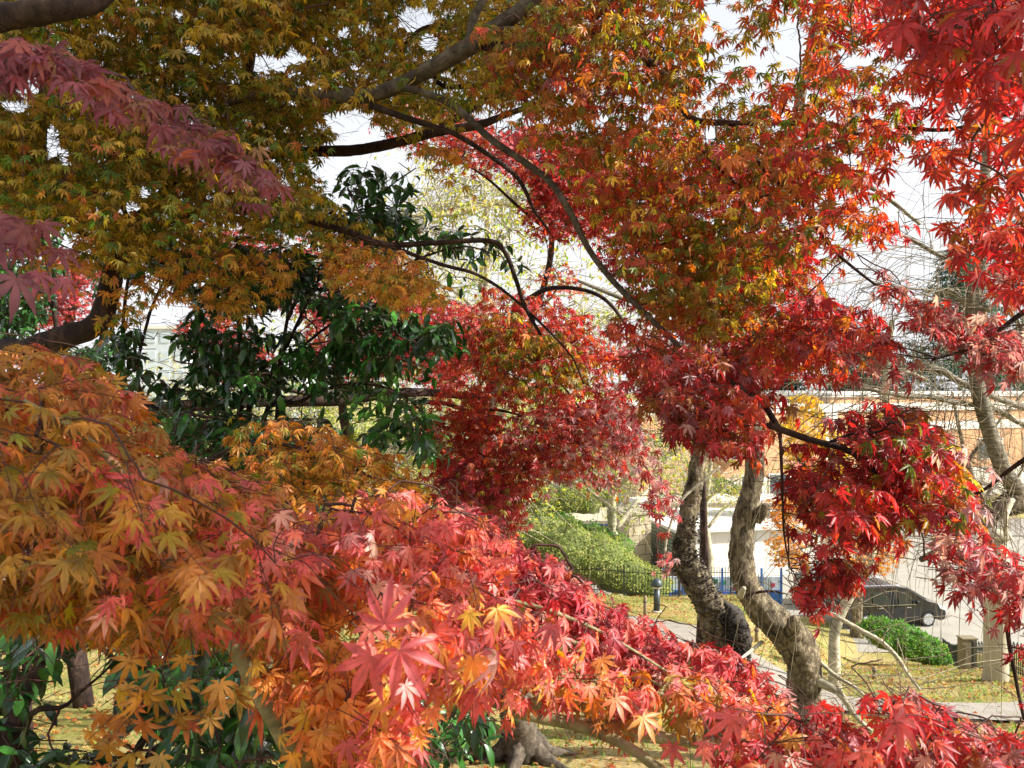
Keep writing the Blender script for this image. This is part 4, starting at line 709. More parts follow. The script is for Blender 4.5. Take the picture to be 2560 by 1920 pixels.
evergreen('low dark evergreen shrub under the orange leaves in the bottom left corner', (-1.7, 2.9),
    [[(20, 1950, 2.6, 60), (40, 1800, 2.6, 40), (110, 1640, 2.6, 24), (130, 1530, 2.6, 10)], [(300, 1980, 2.7, 22), (420, 1760, 2.7, 16), (430, 1600, 2.7, 10), (450, 1520, 2.7, 5)], [(330, 1980, 2.6, 22), (480, 1840, 2.6, 16), (620, 1720, 2.6, 8)], [(60, 1900, 2.6, 20), (170, 1760, 2.6, 10), (260, 1680, 2.6, 6), (330, 1600, 2.6, 4)]],
    [([(330, 1560), (480, 1540), (620, 1620), (700, 1760), (700, 1960), (420, 1960), (440, 1860), (330, 1760), (300, 1650)], (2.8, 2.5), .4, 3.4, 'ever', [(530, 1850, 26, 14), (660, 1900, 26, 14)]),
     ([(-80, 1520), (60, 1530), (150, 1580), (100, 1680), (60, 1800), (80, 1960), (-80, 1960)], (2.8, 2.6), .4, 3.0, 'ever', [(20, 1590, 50, 20)]),
     ([(80, 1560), (330, 1500), (340, 1620), (260, 1700), (120, 1720)], (2.8, 2.7), .3, 1.4, 'ever', []), ([(100, 1850), (330, 1880), (430, 1950), (100, 1980)], (2.6, 2.6), .3, 2.2, 'ever', [(180, 1850, 50, 16)])], 73, S=.07)
evergreen('small evergreen sprig with light green glossy leaves beside the gnarled grey trunk base', (-.2, 3.3),
    [[(1060, 1950, 3.2, 12), (1080, 1860, 3.1, 9), (1120, 1780, 3.1, 6), (1140, 1730, 3.1, 4)], [(1000, 1960, 3.2, 10), (980, 1860, 3.1, 7), (960, 1780, 3.1, 5)]],
    [([(930, 1720), (1060, 1760), (1180, 1730), (1240, 1800), (1220, 1860), (1140, 1850), (1200, 1960), (1060, 1960), (930, 1960)], (3.1, 3.0), .25, 1.5, 'everl', [(1030, 1900, 25, 25)])], 74, S=.065)

# ---------------------------------------------------------------- three cherry trees
def scales(name, pts, n, mat, parent, size, r):
    """shelf-like dark flakes standing out of the bark along pts (px,py,Y,width px,side -1..1)"""
    b = MB()
    for _ in range(n):
        k = r.uniform(0, len(pts)-1.001); i = int(k); f = k-i; p = [pts[i][j]*(1-f)+pts[i+1][j]*f for j in range(5)]
        a = r.uniform(-1.5, 1.5)+p[4]*1.1; rad = p[3]/2/F*p[2]; c = at(p[0], p[1]+r.uniform(-6, 6), p[2]); c = c+np.array([math.sin(a)*rad, -math.cos(a)*rad, 0])*.97
        o = np.array([math.sin(a), -math.cos(a), .0]); s = size*r.uniform(.5, 1.4); sd_ = np.array([math.cos(a), math.sin(a), 0]); tl = r.uniform(-.5, .5); up_ = np.array([0, 0, 1.])
        V = [c-o*s*.3+sd_*s*.5, c+o*s*.35+sd_*s*.35+up_*s*tl, c+o*s*.6+up_*s*(tl+.1), c+o*s*.35-sd_*s*.35+up_*s*tl, c-o*s*.3-sd_*s*.5, c-up_*s*.45]
        b.add(V, [(0, 1, 2, 3, 4), (0, 5, 1), (1, 5, 2), (2, 5, 3), (3, 5, 4), (4, 5, 0)])
    return tag(b.build(name, mat, parent, local=False), kind='stuff')
rc = np.random.default_rng(81)
g = (2.72, 10.0, gz(2.72, 10))
c1 = thing('cherry_tree', 'cherry tree with a kinked trunk covered in black bracket fungus', 'tree', g)
Yc = 10.0
PA = [(1812, 1860, Yc, 150), (1812, 1720, Yc, 128), (1806, 1620, Yc, 116), (1790, 1545, Yc, 104), (1765, 1500, Yc, 84), (1742, 1455, Yc, 86), (1716, 1412, Yc, 88), (1710, 1375, Yc, 70), (1714, 1330, Yc, 58), (1722, 1280, Yc, 56), (1732, 1230, Yc, 54), (1742, 1180, Yc, 50), (1750, 1120, Yc, 44), (1755, 1060, Yc, 38), (1752, 960, Yc, 34), (1740, 850, Yc, 30), (1760, 700, Yc, 24), (1800, 500, Yc, 16), (1790, 300, Yc, 9)]
limb(PA, M_CH, c1, 'trunk', 44, .08, 16, ws=.82)
limb([(1800, 1640, Yc-.05, 60), (1828, 1610, Yc-.1, 74), (1832, 1570, Yc-.1, 76), (1826, 1535, Yc-.1, 56), (1806, 1505, Yc-.05, 20)], M_FUN, c1, 'burl', 20, .18, 6)
scales('bark_fungus', [(1838, 1650, Yc-.1, 70, .1), (1836, 1600, Yc-.1, 78, .1), (1830, 1560, Yc-.1, 78, .1), (1820, 1525, Yc-.1, 50, 0)], 900, M_FUN, c1, .035, rc)
scales('bark_fungus', [(1800, 1620, Yc, 116, .5), (1782, 1540, Yc, 104, .5), (1748, 1465, Yc, 88, .4), (1716, 1412, Yc, 90, -.1), (1712, 1370, Yc, 70, 0), (1722, 1290, Yc, 56, .5)], 620, M_FUN, c1, .035, rc)
scales('bark_fungus', [(1722, 1300, Yc, 58, .5), (1735, 1220, Yc, 54, -.6), (1752, 1080, Yc, 42, .4), (1754, 1050, Yc, 38, .4)], 150, M_FUN, c1, .022, rc)
limb([(1742, 870, Yc, 16), (1640, 780, Yc, 14), (1540, 740, Yc, 12), (1440, 700, Yc, 8)], M_CHS, c1)
limb([(1660, 1420, 8.0, 5), (1668, 1340, 8.0, 6), (1700, 1255, 8.0, 7), (1760, 1200, 8.0, 7), (1800, 1165, 8.0, 5)], M_PALE, c1)

g = (3.3, 9.0, gz(3.3, 9))
c2 = thing('cherry_tree', 'cherry tree with the thickest curved grey brown trunk, lit on its right side', 'tree', g)
Yc = 9.0
PB = [(2012, 1930, Yc, 130), (2008, 1800, Yc, 104), (2008, 1740, Yc, 98), (2012, 1690, Yc, 100), (2005, 1640, Yc, 108), (1975, 1590, Yc, 112), (1930, 1548, Yc, 98), (1890, 1505, Yc, 84), (1862, 1450, Yc, 76), (1853, 1395, Yc, 72), (1855, 1340, Yc, 70), (1865, 1280, Yc, 66), (1880, 1220, Yc, 60), (1888, 1150, Yc, 54), (1886, 1070, Yc, 46), (1880, 980, Yc, 44), (1888, 880, Yc, 40), (1905, 760, Yc, 38), (1930, 600, Yc, 34), (1965, 420, Yc, 32), (2000, 250, Yc, 30), (2028, 120, Yc, 28), (2060, -60, Yc, 24)]
limb(PB, M_CH, c2, 'trunk', 44, .06, 16, ws=.82)
limb([(1890, 1300, Yc-.1, 30), (1908, 1278, Yc-.16, 34), (1918, 1262, Yc-.2, 20)], M_CH, c2, 'burl', 14, .15, 5)
limb([(1975, 1590, Yc-.2, 24), (1985, 1560, Yc-.3, 34), (1992, 1545, Yc-.35, 20)], M_CH, c2, 'burl', 14, .15, 5)
limb([(1850, 1492, Yc-.3, 16), (1856, 1478, Yc-.42, 14), (1860, 1470, Yc-.5, 10)], M_PALE, c2, 'branch_stub', 10, .1, 5)
limb([(1862, 1490, Yc-.3, 8), (1900, 1480, Yc-.4, 7), (1935, 1478, Yc-.45, 6), (1960, 1484, Yc-.5, 4)], M_DARK, c2)
limb([(2040, 1700, Yc-.1, 30), (2070, 1715, Yc-.2, 24), (2100, 1735, Yc-.3, 18), (2140, 1790, Yc-.4, 13), (2180, 1830, Yc-.5, 9)], M_PALE, c2)
limb([(2050, 1655, Yc-.1, 10), (2090, 1690, Yc-.2, 11), (2145, 1725, Yc-.4, 8), (2200, 1780, Yc-.6, 5)], M_PALE, c2)
limb([(2030, 1520, Yc-.2, 9), (2085, 1538, Yc-.4, 11), (2150, 1575, Yc-.5, 12), (2200, 1602, Yc-.6, 12), (2240, 1640, Yc-.7, 11), (2270, 1685, Yc-.8, 8), (2300, 1725, Yc-.9, 6)], M_PALE, c2)
limb([(1905, 1605, Yc-.1, 10), (1880, 1625, Yc-.3, 9), (1845, 1652, Yc-.5, 5)], M_PALE, c2)
limb([(1950, 480, Yc, 20), (2060, 440, Yc, 16), (2180, 470, Yc, 12), (2300, 560, Yc, 8)], M_CHS, c2)
limb([(1890, 860, Yc, 10), (1820, 780, Yc, 8), (1760, 760, Yc, 6)], M_CHS, c2)

g = (5.2, 6.6, gz(5.2, 6.6))
c3 = thing('cherry_tree', 'bare weeping cherry at the right edge with a smooth grey leaning limb and hanging twigs', 'tree', g)
limb([(5.2, 6.6, gz(5.2, 6.6)-.1, .2), (4.9, 6.6, 8.3, .17), (*at(2640, 1260, 6.4), .13), (*at(2570, 1250, 6.3), .10), (*at(2520, 1262, 6.2), .085), (*at(2450, 1300, 6.2), .055), (*at(2380, 1360, 6.2), .04), (*at(2300, 1400, 6.2), .02)], M_CH, c3, 'trunk', 20, .08, 8, kind='w')
limb([(2560, 1250, 6.3, 50), (2535, 1215, 6.2, 50), (2505, 1165, 6.1, 46), (2475, 1080, 6.1, 44), (2452, 1000, 6.1, 42), (2440, 940, 6.1, 38), (2436, 860, 6.1, 34), (2428, 800, 6.1, 36), (2428, 765, 6.1, 42), (2445, 700, 6.1, 38), (2455, 640, 6.1, 36), (2450, 560, 6.1, 34), (2465, 400, 6.1, 28), (2480, 200, 6.1, 22), (2470, -50, 6.1, 16)], M_CHS, c3, n=16, rough=.05, ws=.85)
limb([(2425, 758, 6.1, 22), (2400, 745, 6.1, 18), (2378, 730, 6.05, 14), (2366, 724, 6.0, 10)], M_CHS, c3)
limb([(2435, 790, 6.1, 24), (2455, 775, 6.0, 22), (2470, 768, 5.95, 18)], M_CHS, c3)
limb([(2640, 1090, 6.4, 16), (2560, 1062, 6.3, 14), (2480, 1020, 6.2, 14), (2400, 1008, 6.1, 13), (2320, 992, 6.0, 13), (2250, 988, 5.9, 11), (2190, 976, 5.8, 11), (2145, 968, 5.8, 8)], M_CHS, c3)
limb([(2640, 1030, 6.6, 20), (2560, 1018, 6.6, 18), (2480, 990, 6.5, 16), (2400, 955, 6.5, 16), (2350, 925, 6.5, 16), (2300, 920, 6.5, 15), (2240, 918, 6.5, 13), (2180, 912, 6.5, 12), (2120, 890, 6.5, 8)], M_CHS, c3)
limb([(2470, 700, 6.1, 14), (2500, 740, 6.0, 13), (2540, 800, 5.9, 12), (2620, 900, 5.8, 10)], M_CHS, c3)
limb([(2440, 690, 6.1, 10), (2400, 660, 6.2, 11), (2350, 640, 6.3, 11), (2280, 600, 6.3, 10), (2180, 560, 6.3, 8)], M_CHS, c3)
limb([(2450, 760, 6.2, 9), (2520, 700, 6.2, 10), (2620, 640, 6.2, 9)], M_CHS, c3)
limb([(2530, 1250, 6.0, 14), (2515, 1290, 5.9, 12), (2516, 1340, 5.9, 8)], M_PALE, c3)
def weep(tw, starts, n, r, out=(-1.2, 1.0), drop=(.8, 2.6), rad=.0035, up=.25):
    S = np.array(starts); k = r.integers(0, len(S), n); s = S[k]+r.normal(0, .02, (n, 3)); m = 9; t = np.linspace(0, 1, m)
    dx = r.uniform(out[0], out[1], n); dy = r.uniform(-.6, .6, n); h = r.uniform(up*.3, up*1.6, n); d = r.uniform(*drop, n)
    P = np.zeros((n, m, 3)); xx = 1-(1-t)**2.2
    P[..., 0] = s[:, 0:1]+dx[:, None]*xx; P[..., 1] = s[:, 1:2]+dy[:, None]*xx; P[..., 2] = s[:, 2:3]+h[:, None]*np.sin(np.minimum(t*2.2, math.pi))-d[:, None]*np.maximum(0, t-.25)**1.5
    P[:, 1:] += np.cumsum(r.normal(0, .012, (n, m-1, 3)), 1)
    tw.add(P, np.linspace(1.4, .45, m)[None]*rad*r.uniform(.6, 1.3, n)[:, None], 4)
    j = r.integers(2, m-1, n*2); i = r.integers(0, n, n*2); q = P[i, j]; L_ = r.uniform(.1, .6, n*2); e = q+np.stack([r.normal(0, .5, n*2)*L_, r.normal(0, .4, n*2)*L_, -L_*r.uniform(.1, 1, n*2)], 1)
    mid = (q+e)/2+r.normal(0, .03, q.shape)+np.array([0, 0, .04]); tw.add(np.stack([q, mid, e], 1), np.full((n*2, 3), rad*.55))
tw = TwigBag(); A = [p for p in LIMBS[c3.name] if p[2] > 9 and p[2] < 13]
weep(tw, A, 210, rc, rad=.003); weep(tw, A, 110, rc, rad=.0032, out=(-2.0, 0), drop=(1.0, 3.0))
tw.build('twigs', M_TWIGP, c3)
tw = TwigBag(); A = [p for p in LIMBS[c2.name] if p[2] < 9.5]
S_ = [at(x, y, 8.6) for x, y in ((2050, 1400), (2100, 1500), (2150, 1300), (2180, 1500), (2250, 1400), (2080, 1620), (2300, 1500))]
weep(tw, [p for p in A if p[0] > 3.3], 40, rc, out=(-.2, 1.6), drop=(.2, 1.4)); tw.build('twigs', M_TWIGP, c2)

# slim pale and leaning trunks further down the slope
def slim(label, base, pts, mat, zones=(), wn=0, seed=1, name='bare_tree', leafmat=None, S=.06, anchors_z=None):
    t = thing(name, label, 'tree', (base[0], base[1], gz(*base)))
    limb([(base[0], base[1], gz(*base)-.1, pts[0][0][3]/2/F*pts[0][0][2]*1.3)]+[(*at(a, b_, c), d/2/F*c) for a, b_, c, d in pts[0]], mat, t, 'trunk', 12, .06, 7, kind='w')
    for l in pts[1:]: limb(l, mat, t)
    r = np.random.default_rng(seed)
    tw = TwigBag()
    if wn: weep(tw, [p for p in LIMBS[t.name]][len(LIMBS[t.name])//2:], wn, r, out=(-1.6, 1.6), drop=(.8, 3.2), rad=.006, up=.5)
    if zones:
        b = LeafBag()
        for poly, dep, th, lai, pal in zones: zone(b, tw, poly, dep, th, lai, r=r, S=S, n_spr=9, L=.5, nodes=4, lod='lo', pal=pal, crad=.4, twr=.005, droop=40, anchors=LIMBS[t.name], petiole=False)
        b.build('crown', M_BG, t)
    if tw.p: tw.build('twigs', M_TWIGP, t)
    return t
gb = ground_hit(2085, 1640); slim('slanting pale cherry trunk with orange leaves in front of the black van', (6.15, 15.0), [[(2085, 1600, 15, 26), (2100, 1540, 15, 25), (2130, 1480, 15, 25), (2165, 1420, 15, 23), (2185, 1350, 15, 21), (2200, 1250, 15, 22), (2215, 1120, 15, 20), (2215, 960, 15, 18), (2230, 800, 15, 12)], [(2195, 1290, 15, 12), (2260, 1230, 15, 10), (2340, 1220, 15, 7)], [(2215, 960, 15, 12), (2260, 930, 15, 9), (2320, 950, 15, 6)], [(2170, 1400, 15, 10), (2080, 1330, 15, 8), (1980, 1290, 15, 6)]], M_PALE,
     [([(2040, 1330), (2200, 1290), (2290, 1360), (2230, 1430), (2150, 1440), (2070, 1440)], (14.5, 15.5), .6, .45, 'orange'), ([(1920, 1240), (2010, 1230), (2040, 1330), (2010, 1430), (1920, 1400)], (14.5, 15), .5, 1.1, 'orange')], 45, 3, name='cherry_tree', S=.055)
gb = ground_hit(2142, 1592); slim('thin straight brown trunk beside the rear of the black van', (gb[0], gb[1]), [[(2142, 1570, gb[1], 28), (2143, 1520, gb[1], 25), (2146, 1460, gb[1], 22), (2150, 1380, gb[1], 18), (2170, 1250, gb[1], 12), (2180, 1100, gb[1], 8)], [(2147, 1460, gb[1], 10), (2200, 1400, gb[1], 8), (2260, 1300, gb[1], 5)]], M_CH, wn=60, seed=4)
slim('bare twiggy tree in front of the brick building at the right', (15.0, 24), [[(2500, 1480, 24, 16), (2480, 1350, 24, 15), (2430, 1200, 24, 14), (2400, 1080, 24, 9), (2380, 980, 24, 6)], [(2475, 1330, 24, 12), (2530, 1220, 24, 9), (2580, 1120, 24, 6)], [(2440, 1260, 24, 12), (2340, 1180, 24, 9), (2260, 1150, 24, 6)], [(2420, 1150, 24, 9), (2500, 1050, 24, 6), (2560, 980, 24, 4)]], M_CH, wn=260, seed=5)
slim('tangled bare twiggy tree behind the van at the right edge', (18.7, 31), [[(2470, 1480, 31, 14), (2440, 1380, 31, 13), (2360, 1280, 31, 12), (2380, 1180, 31, 8)], [(2420, 1330, 31, 10), (2460, 1250, 31, 8), (2500, 1180, 31, 5)], [(2350, 1300, 31, 10), (2280, 1240, 31, 8), (2220, 1200, 31, 5)], [(2370, 1240, 31, 8), (2440, 1120, 31, 5)]], M_CH, wn=330, seed=9)
slim('young yellow-leaved tree against the brick building wall', (17, 46), [[(2010, 1420, 46, 14), (2015, 1300, 46, 12), (2010, 1180, 46, 9), (2010, 1080, 46, 5)], [(2012, 1200, 46, 7), (2070, 1130, 46, 4)], [(2012, 1180, 46, 7), (1970, 1100, 46, 4)]], M_DARK,
     [([(1950, 1060), (1990, 980), (2040, 990), (2090, 1070), (2130, 1120), (2110, 1200), (2000, 1220), (1950, 1160)], (46, 46), 1.0, 1.8, 'yellow')], 0, 6, name='young_tree', S=.16)
slim('leafy young green tree at the left corner of the brick building', (9.3, 52), [[(1660, 1330, 52, 12), (1650, 1200, 52, 9), (1650, 1100, 52, 6), (1660, 1040, 52, 4)], [(1650, 1150, 52, 5), (1700, 1100, 52, 3)]], M_DARK,
     [([(1610, 1090), (1650, 1060), (1700, 1080), (1690, 1150), (1660, 1190), (1620, 1160)], (51, 51), .8, .8, 'bush'), ([(1820, 1000), (1900, 1010), (1900, 1130), (1830, 1120)], (51, 51), .8, 1.0, 'ygreen')], 0, 7, name='young_tree', S=.16)

# ---------------------------------------------------------------- pale yellow-green trees in the background
def bg_tree(label, base, h, rad, trunk_r, seed, pal='ygreen', n=150, S=.11, bare=.25, cz=None, limbs=(), mat=None):
    r = np.random.default_rng(seed); gx, gy = base; g0 = gz(gx, gy)
    t = thing('background_tree', label, 'tree', (gx, gy, g0), 'trees in the park beyond the bank')
    b, tw = LeafBag(), TwigBag(); mat = mat or M_PALE; cz = cz or h*.62
    limb([(gx, gy, g0-.2, trunk_r*1.25), (gx+.1, gy, g0+h*.12, trunk_r), (gx-.15, gy+.1, g0+h*.3, trunk_r*.85), (gx+.1, gy, g0+h*.5, trunk_r*.6), (gx+.2, gy, g0+h*.75, trunk_r*.3), (gx+.1, gy, g0+h*.95, trunk_r*.1)], mat, t, 'trunk', 12, .06, 6, kind='w')
    for k in range(9):
        a = k*2.4+r.uniform(0, .6); z = g0+h*(.25+.06*k); L_ = rad*(1-.06*k)*r.uniform(.7, 1.0); R_ = trunk_r*(.5-.035*k)
        p = [(gx, gy, z, R_)]; 
        for f in (.3, .6, .85, 1.05): p.append((gx+math.cos(a+.3*f)*L_*f, gy+math.sin(a+.3*f)*L_*f, z+L_*(.75*f-.25*f*f)+r.normal(0, .1), R_*(1-.85*f)+.008))
        limb(p, mat, t, 'branch', 7, .05, 4, kind='w')
    for l in limbs: limb(l, mat, t, 'branch', 12, .05, 6, kind='w')
    A = [p for p in LIMBS[t.name] if p[2] > g0+h*.3]; A = A[::3]
    u = unit(r.normal(0, 1, (n, 3)))*r.uniform(.35, 1, (n, 1))**.5; C = np.array([gx, gy, g0+cz])+u*np.array([rad, rad, h*.36])
    A_ = np.array(A); D = np.linalg.norm(C[:, None]-A_[None], axis=2); a = A_[D.argmin(1)]; tt = np.linspace(0, 1, 6)[None, :, None]
    P = a[:, None]*(1-tt)+C[:, None]*tt; P[:, 1:-1] += r.normal(0, .1, (n, 4, 3)); P[..., 2] += .3*np.sin(tt[..., 0]*3.1)*r.uniform(0, 1, n)[:, None]; tw.add(P, np.linspace(1, .3, 6)[None]*.028*np.ones((n, 1)), 4)
    i = r.integers(0, n, n*6); q = C[i]; e = q+r.normal(0, .75, q.shape); m_ = (q+e)/2+r.normal(0, .1, q.shape); tw.add(np.stack([q, m_, e], 1), np.tile([.014, .010, .005], (n*6, 1)))
    keep = r.uniform(0, 1, n) > bare
    foliage(b, tw, C[keep], r, n_spr=9, L=.9, nodes=3, S=S, pal=pal, lod='quad', droop=30, dsd=40, crad=1.1, twr=.004, petiole=False)
    b.build('crown', M_BG, t); tw.build('twigs', M_PALE, t)
bg_tree('pale half-bare tree with a horizontal limb seen through the gap left of the red maple', (-.9, 22), 13.5, 4.2, .24, 91, n=170, limbs=[[(*at(1330, 520, 22), .09), (*at(1300, 512, 21.6), .10), (*at(1210, 510, 21.3), .105), (*at(1150, 530, 21), .11), (*at(1090, 535, 20.5), .08), (*at(1000, 540, 20), .05)]])
bg_tree('yellow-green tree directly behind the dark evergreen shrub top', (-4.6, 30), 15, 4.8, .26, 92, n=150)
bg_tree('yellow-green tree between the two far limbs in the centre of the park', (4.2, 32), 13.5, 4.6, .22, 93, n=150)
bg_tree('yellow-green tree far left behind the crooked trunk', (-17, 42), 12, 4.2, .24, 94, n=110)
bg_tree('sparse yellowing tree behind the curved cherry trunk', (10.2, 41), 12.2, 3.4, .2, 95, n=100, pal='ygreen')
bg_tree('low greenish tree left of the hedge slope', (-8.5, 26), 7.5, 3.2, .18, 96, n=110)
bg_tree('bushy low tree on the slope under the far red maple', (-1.8, 24), 6.2, 2.6, .14, 97, n=100, bare=.5)
# dark blue-green conifers right
def conifer(label, x, y, h, rad, seed):
    r = np.random.default_rng(seed); t = thing('conifer', label, 'tree', (x, y, 0), 'dark evergreens beyond the brick building')
    limb([(x, y, -.2, .3), (x, y, h*.5, .2), (x, y, h, .04)], M_DARK, t, 'trunk', 8, .05, 4, kind='w')
    b, tw = LeafBag(), TwigBag(); n = 190; f = r.uniform(.08, 1, n)**.8; a = r.uniform(0, 6.28, n); R = rad*np.where(f < .35, .75+f*.6, (1-f)**.6*1.25)*r.uniform(.35, 1.08, n)
    C = np.stack([x+np.cos(a)*R, y+np.sin(a)*R, h*f], 1); P = np.stack([np.stack([np.full(n, x), np.full(n, y), h*f+.2], 1), C], 1); tw.add(P, np.tile([.05, .015], (n, 1)))
    foliage(b, tw, C, r, n_spr=12, L=1.2, nodes=4, S=.3, pal='pine', lod='quad', droop=10, dsd=35, crad=1.3, twr=.01, petiole=False)
    b.build('crown', M_BG, t); tw.build('twigs', M_DARK, t)
conifer('tall dark blue-green evergreen at the right edge behind the brick building', 50, 88, 25, 7, 101)
conifer('dark blue-green evergreen left of the tall one behind the brick building', 40, 90, 16.5, 6, 102)
conifer('broad dark evergreen furthest left of those behind the brick building', 31, 93, 13.5, 4.5, 103)
conifer('dark evergreen beyond the right edge of the brick building', 62, 92, 20, 7, 104)
# ---------------------------------------------------------------- brick building
def mat_brick(name, c1, c2, cm, sx=1.0):
    m, t, b = mat_new(name); L = t.links.new; tc = t.nodes.new('ShaderNodeTexCoord'); mp = t.nodes.new('ShaderNodeMapping'); mp.inputs['Rotation'].default_value = (math.radians(90), 0, 0); mp.inputs['Scale'].default_value = (sx, sx, sx)
    br = t.nodes.new('ShaderNodeTexBrick'); br.inputs['Color1'].default_value = (*lin(c1), 1); br.inputs['Color2'].default_value = (*lin(c2), 1); br.inputs['Mortar'].default_value = (*lin(cm), 1)
    br.inputs['Scale'].default_value = 2.2; br.inputs['Mortar Size'].default_value = .03; br.inputs['Brick Width'].default_value = .55; br.inputs['Row Height'].default_value = .2
    L(tc.outputs['Object'], mp.inputs[0]); L(mp.outputs[0], br.inputs['Vector']); L(br.outputs['Color'], b.inputs['Base Color']); b.inputs['Roughness'].default_value = .9; b.inputs['Specular IOR Level'].default_value = .2
    return m
M_BRICK = mat_brick('brick', '#b9774c', '#c68a5e', '#c9b496'); M_WHITE = mat_plain('white_render', '#dcd8cf', .85, scale=.6, var=.04); M_GLASS = mat_plain('dark_glass', '#3a4650', .08, var=.1, scale=.5, spec=.8)
M_METAL = mat_plain('dark_metal', '#33383a', .5, .3, var=.05); M_BLUE = mat_plain('blue_paint', '#2a62b4', .5, var=.05); M_STEEL = mat_plain('steel', '#9aa0a2', .4, .7, var=.05)
bd = thing('brick_building', 'long flat-roofed brick building with white bands along the street', 'building', (10.2, 62, 0), rot=math.radians(20))
def part(mb, name, mat, parent, smooth=False): return mb.build(name, mat, parent, smooth=smooth, local=False)
m = MB(); m.box(10.2, 75, 62, 80, 2.7, 8.1); part(m, 'brick_wall', M_BRICK, bd)
m = MB(); m.box(10.1, 75.1, 61.95, 80.1, 0, 2.7); part(m, 'plinth', M_WHITE, bd)
m = MB(); m.box(10.0, 75.2, 61.8, 80.2, 8.1, 8.75); part(m, 'parapet_band', M_WHITE, bd)
m = MB(); m.box(30.0, 75, 63.4, 79, 8.75, 9.35); part(m, 'upper_brick_wall', M_BRICK, bd)
m = MB(); m.box(29.9, 75.2, 63.2, 79.2, 9.35, 9.75); part(m, 'upper_band', M_WHITE, bd)
m = MB(); m.box(36, 75, 61.9, 62, 6.3, 7.1); part(m, 'string_course', M_WHITE, bd)
m = MB(); m.box(28, 29.3, 61.7, 62, 2.7, 8.1); part(m, 'pilaster', M_WHITE, bd)
m = MB()
for i in range(33):
    x = 10.4+i*2.0; m.box(x-.03, x+.03, 62.1, 62.16, 8.75, 9.85)
for z in (9.15, 9.5, 9.85): m.box(10.3, 75, 62.1, 62.15, z, z+.05)
part(m, 'roof_railing', M_METAL, bd)
for x0, z0, z1 in ((19.4, .2, 3.0), (22.2, .2, 3.0)):
    m = MB(); m.box(x0, x0+2.2, 61.86, 61.95, z0, z1); f_ = part(m, 'window', M_WHITE, bd); m = MB()
    for k in range(2): m.box(x0+.12+k*1.02, x0+1.06+k*1.02, 61.82, 61.86, z0+.12, z1-.12)
    o = m.build('pane', M_GLASS, f_)
for k in range(4):
    x0 = 40+k*6; m = MB(); m.box(x0, x0+3.2, 61.92, 62, 3.4, 5.4); f_ = part(m, 'window', M_WHITE, bd); m = MB(); m.box(x0+.12, x0+1.54, 61.88, 61.92, 3.5, 5.3); m.box(x0+1.66, x0+3.08, 61.88, 61.92, 3.5, 5.3); m.build('pane', M_GLASS, f_)
m = MB(); m.prism([(8.5, 0), (12.5, 0), (12.5, 6.9), (10.2, 7.0), (9.4, 6.5), (8.5, 5.5)], 59.8, 61.9); part(m, 'gabled_brick_wing', M_BRICK, bd)
m = MB(); m.prism([(11.2, 5.0), (14.2, 3.0), (14.2, 3.25), (11.2, 5.25)], 61.6, 61.8); part(m, 'stair_rail', M_WHITE, bd)
m = MB(); m.box(7.9, 14.5, 58.2, 59.8, 0, 2.0); part(m, 'white_base', M_WHITE, bd)
# grey vaulted awning at the entrance between the cherry trunks
M_AWN = mat_plain('grey_awning', '#6d7880', .5, var=.08, scale=1)
m = MB(); prof = [(17.6+1.9*math.cos(a), 4.6+1.1*math.sin(a)) for a in np.linspace(0, math.pi, 13)]; m.prism(prof, 59.6, 61.7); part(m, 'entrance_awning', M_AWN, bd)
# ---------------------------------------------------------------- far buildings
def block(label, x0, x1, y0, y1, h, mat, rows, cols, name='office_building'):
    t = thing(name, label, 'building', ((x0+x1)/2, y0, 0)); m = MB(); m.box(x0, x1, y0, y1, 0, h); part(m, 'wall', mat, t)
    m = MB(); m.box(x0-.3, x1+.3, y0-.3, y1+.3, h, h+.6); part(m, 'roof', M_WHITE, t)
    for i in range(cols):
        for j in range(rows):
            a = x0+(x1-x0)*(i+.18)/cols; c = x0+(x1-x0)*(i+.82)/cols; z = h*(j+.25)/rows; z2 = h*(j+.78)/rows
            m = MB(); m.box(a, c, y0-.1, y0, z, z2); part(m, 'window', M_GLASSB, t)
M_GLASSB = mat_plain('blue_glass', '#c0ccd4', .2, var=.05); M_PB = mat_plain('pale_wall', '#c6cfd6', .8, scale=.3, var=.04)
block('distant pale blue office tower through the gap at the left', -70, -62, 150, 165, 21, M_PB, 6, 3, 'office_tower')
block('low pale distant building beside the far tower', -61, -40, 152, 165, 12.5, M_PB, 3, 6)
block('pale rendered house behind the evergreen shrub at the left', -23.5, -19.5, 46, 52, 5.6, M_WHITE, 2, 2, 'house')
block('distant grey building peeping over the road behind the curved cherry trunk', 22, 36, 120, 130, 13.5, M_PB, 4, 5)
# far tree belt, one mass on the horizon
b, tw = LeafBag(), TwigBag(); r = np.random.default_rng(201); n = 420
C = np.stack([r.uniform(-150, 20, n), r.uniform(95, 120, n), r.uniform(.5, 8, n)*r.uniform(.3, 1, n)], 1)
foliage(b, tw, C, r, n_spr=14, L=3.0, nodes=4, S=.75, pal='hedge', lod='quad', droop=20, dsd=40, crad=4, twr=.03, petiole=False)
tag(b.build('distant_woodland', M_BG), kind='stuff', label='low belt of distant greenery on the horizon')

